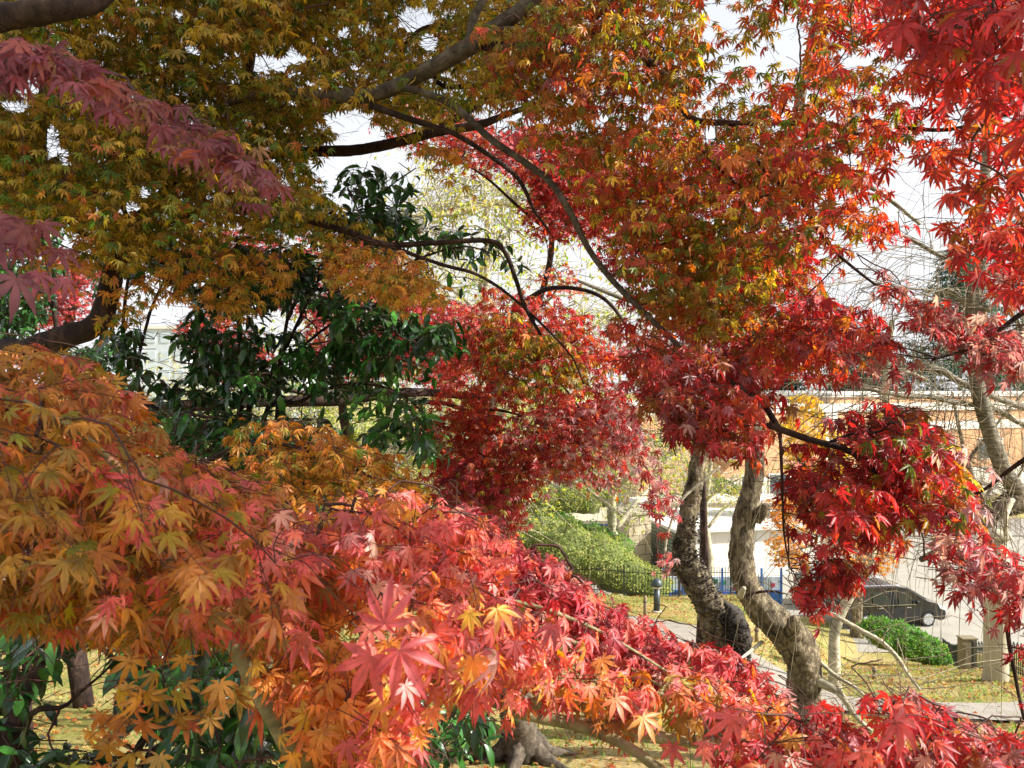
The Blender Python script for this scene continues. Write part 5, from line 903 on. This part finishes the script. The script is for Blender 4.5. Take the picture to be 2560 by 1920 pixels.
# ---------------------------------------------------------------- hedges and bushes
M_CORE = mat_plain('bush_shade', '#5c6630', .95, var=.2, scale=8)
def bush(label, name, blobs, pal, n, S, cat='bush', seed=1, group=None, lod='quad', base=None):
    r = np.random.default_rng(seed); c0 = blobs[0][0]; t = thing(name, label, cat, (c0[0], c0[1], gz(c0[0], c0[1])), group)
    b = LeafBag(); core = MB(); tot = sum(x[1][0]*x[1][2] for x in blobs)
    allP, allN = [], []
    for c, rad in blobs:
        k = int(n*rad[0]*rad[2]/tot); u = unit(r.normal(0, 1, (k, 3))); u[:, 2] = np.abs(u[:, 2])*.95-.12*(u[:, 2] < 0)
        bump = 1+.10*np.sin(u[:, 0]*9+c[0])*np.cos(u[:, 1]*8)+.07*np.sin(u[:, 2]*14+u[:, 0]*11)
        p = np.array(c)+u*np.array(rad)*(bump*r.uniform(.88, 1.04, k))[:, None]; allP.append(p); allN.append(u)
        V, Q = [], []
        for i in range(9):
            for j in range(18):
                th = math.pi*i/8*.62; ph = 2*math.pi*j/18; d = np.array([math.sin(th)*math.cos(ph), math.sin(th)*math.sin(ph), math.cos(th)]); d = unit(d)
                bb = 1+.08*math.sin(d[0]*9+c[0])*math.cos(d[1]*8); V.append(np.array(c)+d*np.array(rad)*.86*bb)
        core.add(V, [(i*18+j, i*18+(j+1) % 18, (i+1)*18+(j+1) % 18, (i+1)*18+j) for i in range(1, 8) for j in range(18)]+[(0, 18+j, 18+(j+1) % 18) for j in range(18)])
    P = np.concatenate(allP); N = np.concatenate(allN)
    inside = np.zeros(len(P), bool)
    for c, rad in blobs: inside |= (((P-np.array(c))/(np.array(rad)*.80))**2).sum(1) < 1
    gzv = np.array([gz(x, y) for x, y in P[:, :2]]); k = ~inside & (P[:, 2] > gzv); P, N = P[k], N[k]; nn = len(P)
    Md = unit(N*.5+r.normal(0, .6, (nn, 3))+np.array([0, 0, .3])); Nd = N+r.normal(0, .5, (nn, 3)); f = (.5*r.uniform(0, 1, nn)+.5*(.5+.5*np.sin(P[:, 0]*3.1)*np.cos(P[:, 2]*4))).clip(0, .999)
    A, B = pal_pick(pal, f, r); b.add(P, Md, Nd, S*r.uniform(.6, 1.4, nn), A, B, lod, r)
    b.build('foliage', M_BG, t); core.build('shade_core', M_CORE, t, smooth=True, local=False); return t  # solid inner core, coloured dark as the shade between the leaves
def hb(px, py, Y, rx, ry, rz): p = at(px, py, Y); return ((p[0], p[1], p[2]), (rx, ry, rz))
bush('large sunlit yellow-green clipped hedge behind the iron fence', 'hedge', [hb(1410, 1400, 29.0, 1.6, 1.2, 1.4), hb(1490, 1420, 28.9, 1.4, 1.1, 1.25), hb(1340, 1360, 29.6, 1.5, 1.2, 1.2), hb(1560, 1450, 28.7, 1.1, 1.0, .95), hb(1620, 1470, 28.6, .9, .9, .8), hb(1250, 1370, 30, 1.5, 1.2, 1.4)], 'hedge', 20000, .075, 'hedge', 1, lod='oval')
bush('shaded green bush rising behind the yellow-green hedge', 'bush', [hb(1470, 1365, 32, 1.2, 1, 1.0), hb(1540, 1370, 31.5, .7, .8, .6), hb(1400, 1335, 33, 1.1, 1, .9)], 'bush', 5000, .08, seed=2)
bush('boxy clipped yellow-green hedge below the weeping red leaves', 'hedge', [hb(1420, 1260, 40, 1.1, .9, 1.1), hb(1462, 1262, 40, .9, .9, 1.1), hb(1370, 1270, 40, 1.1, .9, 1.1)], 'hedge', 6000, .08, 'hedge', 3)
bush('small dark green bush right of the boxy hedge', 'bush', [hb(1510, 1255, 41, .75, .7, .55)], 'bush', 2500, .08, seed=4)
bush('small green bush peeping under the red leaves near the boxy hedge', 'bush', [hb(1337, 1185, 46, .6, .6, .9)], 'bush', 1500, .1, seed=14)
bush('round green bush in the white planter between the cherry trunks', 'bush', [hb(1800, 1222, 47, .8, .8, .65), hb(1838, 1230, 47, .6, .7, .45)], 'bush', 3000, .09, seed=5)
gq = ground_hit(2270, 1640)
bush('round glossy green bush on the bank in front of the black van', 'bush', [hb(2240, 1600, 27.5, .95, .8, .62), hb(2300, 1630, 27.0, .85, .7, .6), hb(2200, 1580, 28.0, .7, .7, .5), hb(2335, 1650, 26.8, .5, .6, .45)], 'bush', 6500, .10, seed=6, lod='oval')

# ---------------------------------------------------------------- fences
def fence(label, pts, h, gap, arch=False, group='black iron fences', mat=None, r_=.012):
    P = np.array(pts); d = np.r_[0, np.cumsum(np.linalg.norm(np.diff(P, axis=0), axis=1))]; n = int(d[-1]/gap)
    t = thing('metal_fence', label, 'fence', (P[0][0], P[0][1], gz(*P[0])), group); bars = MB(); rails = MB(); xy = []
    for i in range(n+1):
        s = i*d[-1]/n; x = np.interp(s, d, P[:, 0]); y = np.interp(s, d, P[:, 1]); xy.append((x, y, gz(x, y)))
    for i, (x, y, z) in enumerate(xy): bars.bar((x, y, z+.04), (x, y, z+h*(1 if not arch or i % 2 else .93)), r_, 5)
    if arch:
        for i in range(0, n-1, 2):
            a, c = np.array(xy[i]), np.array(xy[i+1]); ps = [a*(1-k)+c*k+np.array([0, 0, h*(.93)+.09*math.sin(math.pi*k)]) for k in (0, .25, .5, .75, 1)]
            V, Q = tube_np(ps, [r_]*5, 5); bars.add(V, [tuple(dict.fromkeys(q)) for q in Q.tolist()])
    for f in (.12, .8):
        for i in range(n): a, c = np.array(xy[i]), np.array(xy[i+1]); rails.bar(a+[0, 0, h*f], c+[0, 0, h*f], r_*1.2, 4)
    tag(bars.build('bars', mat or M_METAL, t, local=False), kind='stuff'); rails.build('rail', mat or M_METAL, t, local=False)
    for i in range(0, n+1, 18):
        x, y, z = xy[i]; m = MB(); m.box(x-.025, x+.025, y-.025, y+.025, z-.1, z+h*1.04); part(m, 'post', mat or M_METAL, t)
fence('upright dark iron railing along the foot of the yellow-green hedge', [(-1.6, 27.6), (2, 27.2), (5.1, 26.6), (5.6, 26.5)], 1.02, .1)
fence('upright iron railing in front of the blue tarpaulin wall', [(5.65, 26.6), (7.2, 26.8), (9.0, 27.4)], .95, .1)
gA, gB, gC, gD = [ground_hit(*p)[:2] for p in ((2150, 1590), (2356, 1645), (2400, 1668), (2560, 1700))]
fence('low hoop-topped iron fence between the round bush and the stone slab', [gA, gB, gC], .74, .14, True)
fence('low hoop-topped iron fence right of the stone slab', [ground_hit(2432, 1672)[:2], ground_hit(2700, 1725)[:2]], .74, .14, True)
M_STONE = mat_plain('brown_stone', '#7d7258', .9, scale=5, bump=.4)
q = ground_hit(2418, 1672); t = thing('stone_slab', 'brown stone slab post set in the hoop-topped fence', 'stone post', tuple(q)); m = MB(); m.box(q[0]-.2, q[0]+.2, q[1]-.14, q[1]+.14, q[2]-.1, q[2]+.86, .02); part(m, 'slab', M_STONE, t); m = MB(); m.box(q[0]-.22, q[0]+.22, q[1]-.16, q[1]+.16, q[2]+.86, q[2]+.9); part(m, 'cap', M_STONE, t)
q = ground_hit(2490, 1702); M_CONC = mat_plain('pale_concrete', '#b0a68e', .9, scale=3, bump=.2)
t = thing('concrete_pillar', 'pale concrete pillar standing in the grass at the right edge', 'pillar', tuple(q)); m = MB(); m.lathe(q+np.array([0, 0, -.1]), [(.27, 0), (.25, .12), (.23, .3), (.225, 2.2), (.21, 3.0)], 20); part(m, 'shaft', M_CONC, t, True); m = MB(); m.lathe(q+np.array([0, 0, 2.9]), [(.26, 0), (.28, .06), (.26, .14), (.1, .2)], 20); part(m, 'cap', M_CONC, t, True)

# ---------------------------------------------------------------- bollard lamp, wooden posts
q = ground_hit(1642, 1532); t = thing('bollard_lamp', 'dark round-headed bollard lamp on the grass beside the path', 'lamp', tuple(q)); s = q[1]/21.6*1.0
m = MB(); m.lathe(q, [(.15, 0), (.15, .05), (.12, .07)], 20); part(m, 'base', M_CONC, t, True)
M_BOL = mat_plain('bollard_paint', '#3d474b', .45, .2, var=.06); m = MB(); m.lathe(q+np.array([0, 0, .05]), [(.088, 0), (.088, .62)], 20); part(m, 'pole', M_BOL, t, True)
m = MB(); m.lathe(q+np.array([0, 0, .67]), [(.09, 0), (.13, .03), (.13, .06)], 20); part(m, 'lamp_glass', mat_plain('frosted_glass', '#d8d4c4', .3, var=.03), t, True)
m = MB(); m.lathe(q+np.array([0, 0, .73]), [(.15, 0), (.155, .05), (.14, .12), (.1, .18), (.04, .22), (.005, .225)], 20); part(m, 'lamp_hood', M_BOL, t, True)
M_WOOD = mat_plain('weathered_wood', '#8a795a', .85, scale=9, bump=.4)
def post(label, px, py, h, r_): 
    q = ground_hit(px, py); t = thing('wooden_post', label, 'post', tuple(q), 'wooden posts along the path'); m = MB(); m.lathe(q+np.array([0, 0, -.05]), [(r_*1.05, 0), (r_, h*.5), (r_*.95, h-.02), (r_*.8, h)], 12); part(m, 'stake', M_WOOD, t, True); m = MB(); m.lathe(q+np.array([0, 0, h*.75-.05]), [(r_*1.08, 0), (r_*1.1, .015), (r_*1.08, .03)], 12); part(m, 'rope_ring', M_METAL, t, True)
post('thin wooden post left of the bollard lamp', 1613, 1545, .62, .05); post('short wooden post low on the grass below the round bush', 2186, 1700, .34, .05); post('wooden post between the two curved cherry trunks', 1892, 1605, .4, .05)

# ---------------------------------------------------------------- stone pillars, white canopy, blue wall
def mat_blocks(name, c1, c2, mort):
    m, t, b = mat_new(name); L = t.links.new; tc = t.nodes.new('ShaderNodeTexCoord'); sx = t.nodes.new('ShaderNodeSeparateXYZ'); ad = t.nodes.new('ShaderNodeMath'); cx = t.nodes.new('ShaderNodeCombineXYZ')
    L(tc.outputs['Object'], sx.inputs[0]); L(sx.outputs['X'], ad.inputs[0]); L(sx.outputs['Y'], ad.inputs[1]); L(ad.outputs[0], cx.inputs['X']); L(sx.outputs['Z'], cx.inputs['Y'])
    br = t.nodes.new('ShaderNodeTexBrick'); br.inputs['Color1'].default_value = (*lin(c1), 1); br.inputs['Color2'].default_value = (*lin(c2), 1); br.inputs['Mortar'].default_value = (*lin(mort), 1)
    br.inputs['Scale'].default_value = 1.0; br.inputs['Mortar Size'].default_value = .02; br.inputs['Brick Width'].default_value = .8; br.inputs['Row Height'].default_value = .55
    L(cx.outputs[0], br.inputs['Vector']); L(br.outputs['Color'], b.inputs['Base Color']); b.inputs['Roughness'].default_value = .85; return m
M_BLK = mat_blocks('stone_blocks', '#a89a80', '#b3a58c', '#5c5548')
for lab, px, wd, Y in (('left gate pillar of stacked stone blocks beside the hedge', 1580, 1.5, 44), ('narrower stone block pillar touching the white canopy', 1645, 1.0, 47)):
    q = at(px, 1400, Y); t = thing('stone_pillar', lab, 'gate pillar', (q[0], Y, 0), 'stone block gate pillars', rot=math.radians(28)); h = 3.3
    m = MB(); m.box(-wd/2, wd/2, -wd/2, wd/2, 0, h, .03); m.build('shaft', M_BLK, t); m = MB(); m.box(-wd/2-.1, wd/2+.1, -wd/2-.1, wd/2+.1, h, h+.18, .03); m.build('capstone', M_CONC, t)
t = thing('canopy', 'big white flat-roofed canopy shelter glaring in the sun behind the cherry trunks', 'shelter', (8.6, 42, 0), rot=math.radians(12)); x0, x1 = 8.6, 17.5
m = MB(); m.prism([(x0, 2.6), (x1, 2.6), (x1, 2.75), (x0, 2.75)], 41.6, 49); part(m, 'roof', M_WHITE, t)
m = MB(); m.box(x0+.2, x1-.2, 42, 42.15, 0, 2.6); part(m, 'front_wall', M_WHITE, t)
M_LOUV = mat_plain('green_louvre', '#7f8672', .7, var=.05)
m = MB(); m.box(x0+.05, x0+.15, 42, 46, 0, 2.6); 
for k in range(12): m.box(x0-.02, x0+.05, 42.05, 45.9, .2+k*.2, .32+k*.2)
part(m, 'louvre_wall', M_LOUV, t)
for y_ in (42.3, 45.5, 48.5):
    for x_ in (x0+.5, x1-.5): m = MB(); m.box(x_-.06, x_+.06, y_-.06, y_+.06, 0, 2.6); part(m, 'post', M_STEEL, t)
t = thing('planter', 'long white concrete planter edge behind the canopy', 'planter', (13, 47.5, 0)); m = MB(); m.box(9.5, 19, 46.9, 48.4, 2.75, 3.05); m = MB()
m = MB(); m.box(9.2, 19.5, 49.4, 49.8, 0, 3.05); m.box(9.2, 19.5, 51.8, 52.2, 0, 3.05); part(m, 'wall', M_CONC, t); m = MB(); m.box(9.1, 19.6, 49.3, 52.3, 3.05, 3.22); part(m, 'coping', M_WHITE, t)
# blue hoarding with a painted row of flowers and waves
t = thing('blue_hoarding', 'blue and white painted hoarding behind the iron railing', 'hoarding', (8.6, 33.5, 0)); xa, xb = 6.4, 11.4; za = .5
m = MB(); m.box(xa, xb, 33.5, 33.6, 0, 2.3); part(m, 'panel', mat_plain('white_blue_panel', '#c3d3e6', .6, var=.15, scale=2), t)
m = MB(); m.box(xa, xb, 33.42, 33.5, 0, 1.75); part(m, 'blue_band', M_BLUE, t)
rr = random.Random(3); PINK = mat_plain('pink_paint', '#c0406a', .6); GRN = mat_plain('green_paint', '#2f8a5a', .6)
for mat, nm, n_ in ((PINK, 'pink_flower', 9), (GRN, 'green_leaf', 9)):
    for _ in range(n_):
        cx_, cz_ = rr.uniform(xa+.3, xb-.3), rr.uniform(1.8, 2.15); m = MB(); pr = [(cx_+.13*(1 if k % 2 else .55)*math.cos(k*math.pi/5), cz_+.13*(1 if k % 2 else .55)*math.sin(k*math.pi/5)) for k in range(10)]; m.prism(pr, 33.46 if nm[0] == 'p' else 33.455, 33.49); part(m, nm, mat, t)
for k in range(7):
    x_ = xa+k*(xb-xa)/6; m = MB(); m.box(x_-.04, x_+.04, 33.34, 33.42, 0, 2.7); part(m, 'post', M_BLUE, t)
t = thing('blue_pipe_fence', 'blue tubular fence with chain mesh left of the stone pillars', 'fence', (5.6, 44.5, 0)); m = MB(); m.bar((3.6, 44.5, 2.55), (7.2, 44.5, 2.55), .05); m.bar((3.6, 44.5, .4), (7.2, 44.5, .4), .05); part(m, 'rail', M_BLUE, t, True)
for x_ in (3.6, 4.8, 6.0, 7.1): m = MB(); m.bar((x_, 44.5, 0), (x_, 44.5, 2.7), .05); part(m, 'post', M_BLUE, t, True)
m = MB()
for k in range(26):
    a = 3.6+k*.14; m.bar((a, 44.52, .45), (min(a+1.8, 7.15), 44.52, .45+min(1.8, 7.15-a)), .008, 4); m.bar((a, 44.48, 2.45), (min(a+1.8, 7.15), 44.48, 2.45-min(1.8, 7.15-a)), .008, 4)
tag(part(m, 'mesh', M_STEEL, t), kind='stuff')
m = MB(); m.box(3.6, 7.2, 44.7, 44.76, 0, .8); part(m, 'kick_board', M_BLUE, t)
t = thing('site_cabin', 'low flat white roofed shed behind the blue tubular fence', 'shed', (5.5, 48, 0)); m = MB(); m.box(3.2, 9, 46.5, 51, 0, 2.3); part(m, 'wall', M_WHITE, t); m = MB(); m.box(3.0, 9.2, 46.2, 51.3, 2.3, 2.48); part(m, 'roof', M_CONC, t); m = MB(); m.box(4.0, 5.2, 46.42, 46.5, .1, 2.0); part(m, 'door', M_STEEL, t)
# black refuse sacks by the pillar
def sack(label, x, y, z, r_):
    m = MB(); n = 16; prof = [(.02, 0), (.8, .02), (1.05, .3), (1.0, .8), (.7, 1.15), (.25, 1.35), (.12, 1.45), (.2, 1.6)]; rr = random.Random(int(x*100)); vs = []
    for a, h in prof:
        for i in range(n): k = r_*a*(1+.1*math.sin(i*2.3+h*5)+rr.uniform(-.05, .05)); vs.append((x+k*math.cos(i*6.283/n), y+k*math.sin(i*6.283/n), z+h*r_))
    m.add(vs, [(k*n+i, k*n+(i+1) % n, (k+1)*n+(i+1) % n, (k+1)*n+i) for k in range(len(prof)-1) for i in range(n)]); tag(m.build('refuse_sack', M_SACK, smooth=True), label, 'sack', 'refuse sacks by the gate pillar')
M_SACK = mat_plain('black_plastic', '#15171a', .3, var=.1, bump=.4, scale=3)
q = at(1600, 1400, 38.5); sack('larger black plastic sack at the foot of the stone pillars', q[0], 38.5, gz(q[0], 38.5), .62); sack('smaller black plastic sack right of the larger one', q[0]+.8, 38.6, gz(q[0]+.8, 38.6), .45)

# ---------------------------------------------------------------- parked vehicles
M_BLACKP = mat_plain('black_car_paint', '#15181b', .25, .0, var=.03, coat=.4); M_GREYP = mat_plain('silver_car_paint', '#8d9296', .3, .4, var=.03, coat=.6); M_TYRE = mat_plain('tyre', '#1a1a1a', .85); M_RIM = mat_plain('alloy', '#c8ccd0', .3, .6, var=.04); M_CG = mat_plain('car_glass', '#1c262c', .05, var=.05, spec=.9); M_CHR = mat_plain('chrome', '#d8dade', .15, .9, var=.02); M_LENS = mat_plain('lens', '#e8ecee', .1, var=.02); M_RED = mat_plain('tail_lens', '#9a1a18', .2)
def van(name, label, x, y, rot, L=4.7, W=1.7, H=1.85, paint=None, cat='van'):
    t = thing(name, label, cat, (x, y, .03), rot=rot); h = L/2
    pts = [(-h, .32), (-h, .95), (-h+.06, 1.2), (-h+.22, H-.15), (-h+.4, H-.04), (-h+1.2, H), (h-2.2, H-.02), (h-1.75, H-.1), (h-.85, 1.12), (h-.3, .98), (h-.06, .8), (h, .55), (h-.03, .3)]
    def wa(cx, r): return [(cx+r*math.cos(a), .3+r*math.sin(a)) for a in np.linspace(0, math.pi, 9)]
    wf, wr = h-.85, -h+.85; prof = pts+[(h-.2, .24)]+wa(wf, .36)+wa(wr, .36)+[(-h+.1, .24)]
    n = len(prof); vs = []
    def half(z): return W/2*(1 if z < .95 else 1-.13*(z-.95)/(H-.95))
    for s in (-1, 1):
        for u, z in prof: vs.append((u, s*half(z), z))
    m = MB(); m.add(vs, [tuple(range(n)), tuple(range(2*n-1, n-1, -1))]+[(i, n+i, n+(i+1) % n, (i+1) % n) for i in range(n)]); body = m.build('body', paint or M_BLACKP, t)
    bv = body.modifiers.new('bevel', 'BEVEL'); bv.width = .04; bv.segments = 3; bv.limit_method = 'ANGLE'; bv.angle_limit = .6
    def sidequad(u0, u1, z0, z1, s, sl0=0, sl1=0, th=.012):
        m = MB(); pr = [(u0, z0), (u1, z0), (u1-sl1, z1), (u0+sl0, z1)]; v = [(u, s*(half(z)+k), z) for k in (-.004, th) for u, z in pr]; m.add(v, [(0, 1, 2, 3), (7, 6, 5, 4)]+[(i, 4+i, 4+(i+1) % 4, (i+1) % 4) for i in range(4)]); return m
    for s in (-1, 1):
        for (u0, u1, a, c) in ((-h+.3, -h+1.1, .1, 0), (-h+1.18, .0, 0, 0), (.08, h-1.35, 0, .52)): sidequad(u0, u1, 1.02, H-.22, s, a, c).build('window', M_CG, t)
        m = sidequad(-h+.2, h-1.3, .98, 1.0, s, th=.02); m.build('trim', M_CHR, t)
        for u in (-.75, .55): m = MB(); m.box(u-.1, u+.1, s*(W/2+.012)-.012, s*(W/2+.012)+.012, .86, .89); m.build('door_handle', M_CHR, t)
        for u in (-h+1.14, .04): m = sidequad(u-.006, u+.006, .35, H-.2, s, th=.004); m.build('door_gap', M_TYRE, t)
        m = MB(); m.box(h-1.5, h-1.35, s*(W/2+.1)-.1, s*(W/2+.1)+.08, 1.02, 1.17, .02); m.build('wing_mirror', paint or M_BLACKP, t)
        m = MB(); m.bar((-h+.7, s*W*.40, H+.03), (h-2.1, s*W*.40, H+.02), .018); m.build('roof_rail', M_CHR, t)
        m = MB(); m.prism([(h-.28, .74), (h-.01, .66), (h-.04, .8), (h-.42, .97)], s*W/2-.28*(s > 0)+.0*s, s*W/2+.28*(s < 0)); o = m.build('headlight', M_LENS, t); o.location = (.012, .01*s, .01)
        m = MB(); m.box(-h-.012, -h+.08, s*(W/2-.13)-.1, s*(W/2-.13)+.1, .95, 1.35); m.build('tail_light', M_RED, t)
        for u in (wf, wr):
            c = (u, s*(W/2-.22) if s > 0 else -(W/2+.005), .3); m = MB(); m.cyl((u, (W/2-.21) if s > 0 else -(W/2-.0), .32), .32, .21, 'y', 28); tr = m.build('wheel', M_TYRE, t)
            y0 = (W/2+.0) if s > 0 else -(W/2+.008); mr = MB(); n_ = 5
            mr.lathe((0, 0, 0), [(.235, 0), (.235, .012), (.215, .018), (.215, .003)], 28)
            for k in range(7):
                a = k*2*math.pi/7; d = np.array([math.cos(a), math.sin(a)]); e = np.array([-d[1], d[0]]); q_ = [d*.03+e*.03, d*.22+e*.05, d*.22-e*.05, d*.03-e*.03]; mr.add([(p[0], p[1], z) for z in (.004, .016) for p in q_], [(3, 2, 1, 0), (4, 5, 6, 7)]+[(i, (i+1) % 4, 4+(i+1) % 4, 4+i) for i in range(4)])
            mr.v = [(a_, (b_z if s > 0 else -b_z), b_y) for a_, b_y, b_z in mr.v]; o = mr.build('rim', M_RIM, tr); o.location = (u, (W/2+.0) if s > 0 else -(W/2), .32)
    def plate(z0, z1, u0, u1, w0, w1, nm, mat):
        m = MB(); m.add([(u0, -w0, z0), (u0, w0, z0), (u1, w1, z1), (u1, -w1, z1), (u0+.02, -w0, z0+.03), (u0+.02, w0, z0+.03), (u1+.02, w1, z1+.03), (u1+.02, -w1, z1+.03)], [(0, 1, 2, 3), (7, 6, 5, 4), (0, 4, 5, 1), (1, 5, 6, 2), (2, 6, 7, 3), (3, 7, 4, 0)]); m.build(nm, mat, t)
    plate(1.16, H-.14, h-.89, h-1.70, W*.44, W*.39, 'windscreen', M_CG)
    m = MB(); m.box(-h-.0, -h+.14, -W*.36, W*.36, 1.05, H-.3); m.build('rear_window', M_CG, t)
    m = MB(); m.box(h-.02, h+.012, -.5, .5, .45, .62); m.build('grille', M_CHR, t); m = MB(); m.box(h-.0, h+.03, -.17, .17, .36, .46); m.build('licence_plate', M_WHITE, t)
    return t
pf, pr_ = ground_hit(2323, 1567), ground_hit(2171, 1574)
a_ = math.atan2(pf[1]-pr_[1], pf[0]-pr_[0]); md = (pf+pr_)/2
van('parked_van', 'black people carrier with silver wheels parked across the road behind the round bush', md[0]-.25, md[1]+.75, a_, 4.6, 1.75, 1.78)
van('parked_car', 'grey vehicle parked behind the black van, mostly hidden by trunks', md[0]-.8, md[1]+3.4, a_-.1, 4.4, 1.7, 1.75, M_GREYP, 'car')

# ---------------------------------------------------------------- fallen leaves and grass
r = np.random.default_rng(301); n = 44000; y = 7.5+22*r.uniform(0, 1, n)**.8; x = y*r.uniform(-.75, .75, n); k = (y < 28.5); x, y = x[k], y[k]; n = len(x)
dn = .5+.5*np.sin(x*.9+2)*np.cos(y*.7); k = (r.uniform(0, 1, n) < .3+.7*dn) ; x, y = x[k], y[k]; n = len(x)
P = np.array([(a, c, gz(a, c)+r.uniform(.012, .05)) for a, c in zip(x, y)]); a = r.uniform(0, 6.28, n); Md = np.stack([np.cos(a), np.sin(a), r.normal(0, .25, n)], 1); Nd = np.array([0, 0, 1.])+r.normal(0, .35, (n, 3))
A, B = pal_pick('litter', r.uniform(0, .999, n), r); b = LeafBag(); b.add(P, Md, Nd, r.uniform(.03, .07, n), A, B, 'lo', r)
tag(b.build('fallen_leaves', M_BG), kind='stuff', label='dry fallen leaves scattered over the grass bank')
n = 42000; y = 7+22*r.uniform(0, 1, n)**.7; x = y*r.uniform(-.75, .75, n); k = np.sin(x*1.3)*np.cos(y*1.1+1)+r.normal(0, .5, n) > -.2; x, y = x[k], y[k]; n = len(x)
P = np.array([(a, c, gz(a, c)-.005) for a, c in zip(x, y)]); a = r.uniform(0, 6.28, n); h_ = r.uniform(.03, .09, n); e = np.stack([np.cos(a), np.sin(a), 0*a], 1)*.012
Vg = np.stack([P-e, P+e, P+np.stack([r.normal(0, .03, n), r.normal(0, .03, n), h_], 1)], 1).reshape(-1, 3); A, B = pal_pick('bush', r.uniform(0, .999, n), r)
tag(mesh_np('grass', Vg, np.arange(3*n).reshape(-1, 3), M_BG, cols=np.repeat(A, 3, 0)*.9, vein=np.zeros(3*n)), kind='stuff', label='short grass tufts on the bank')
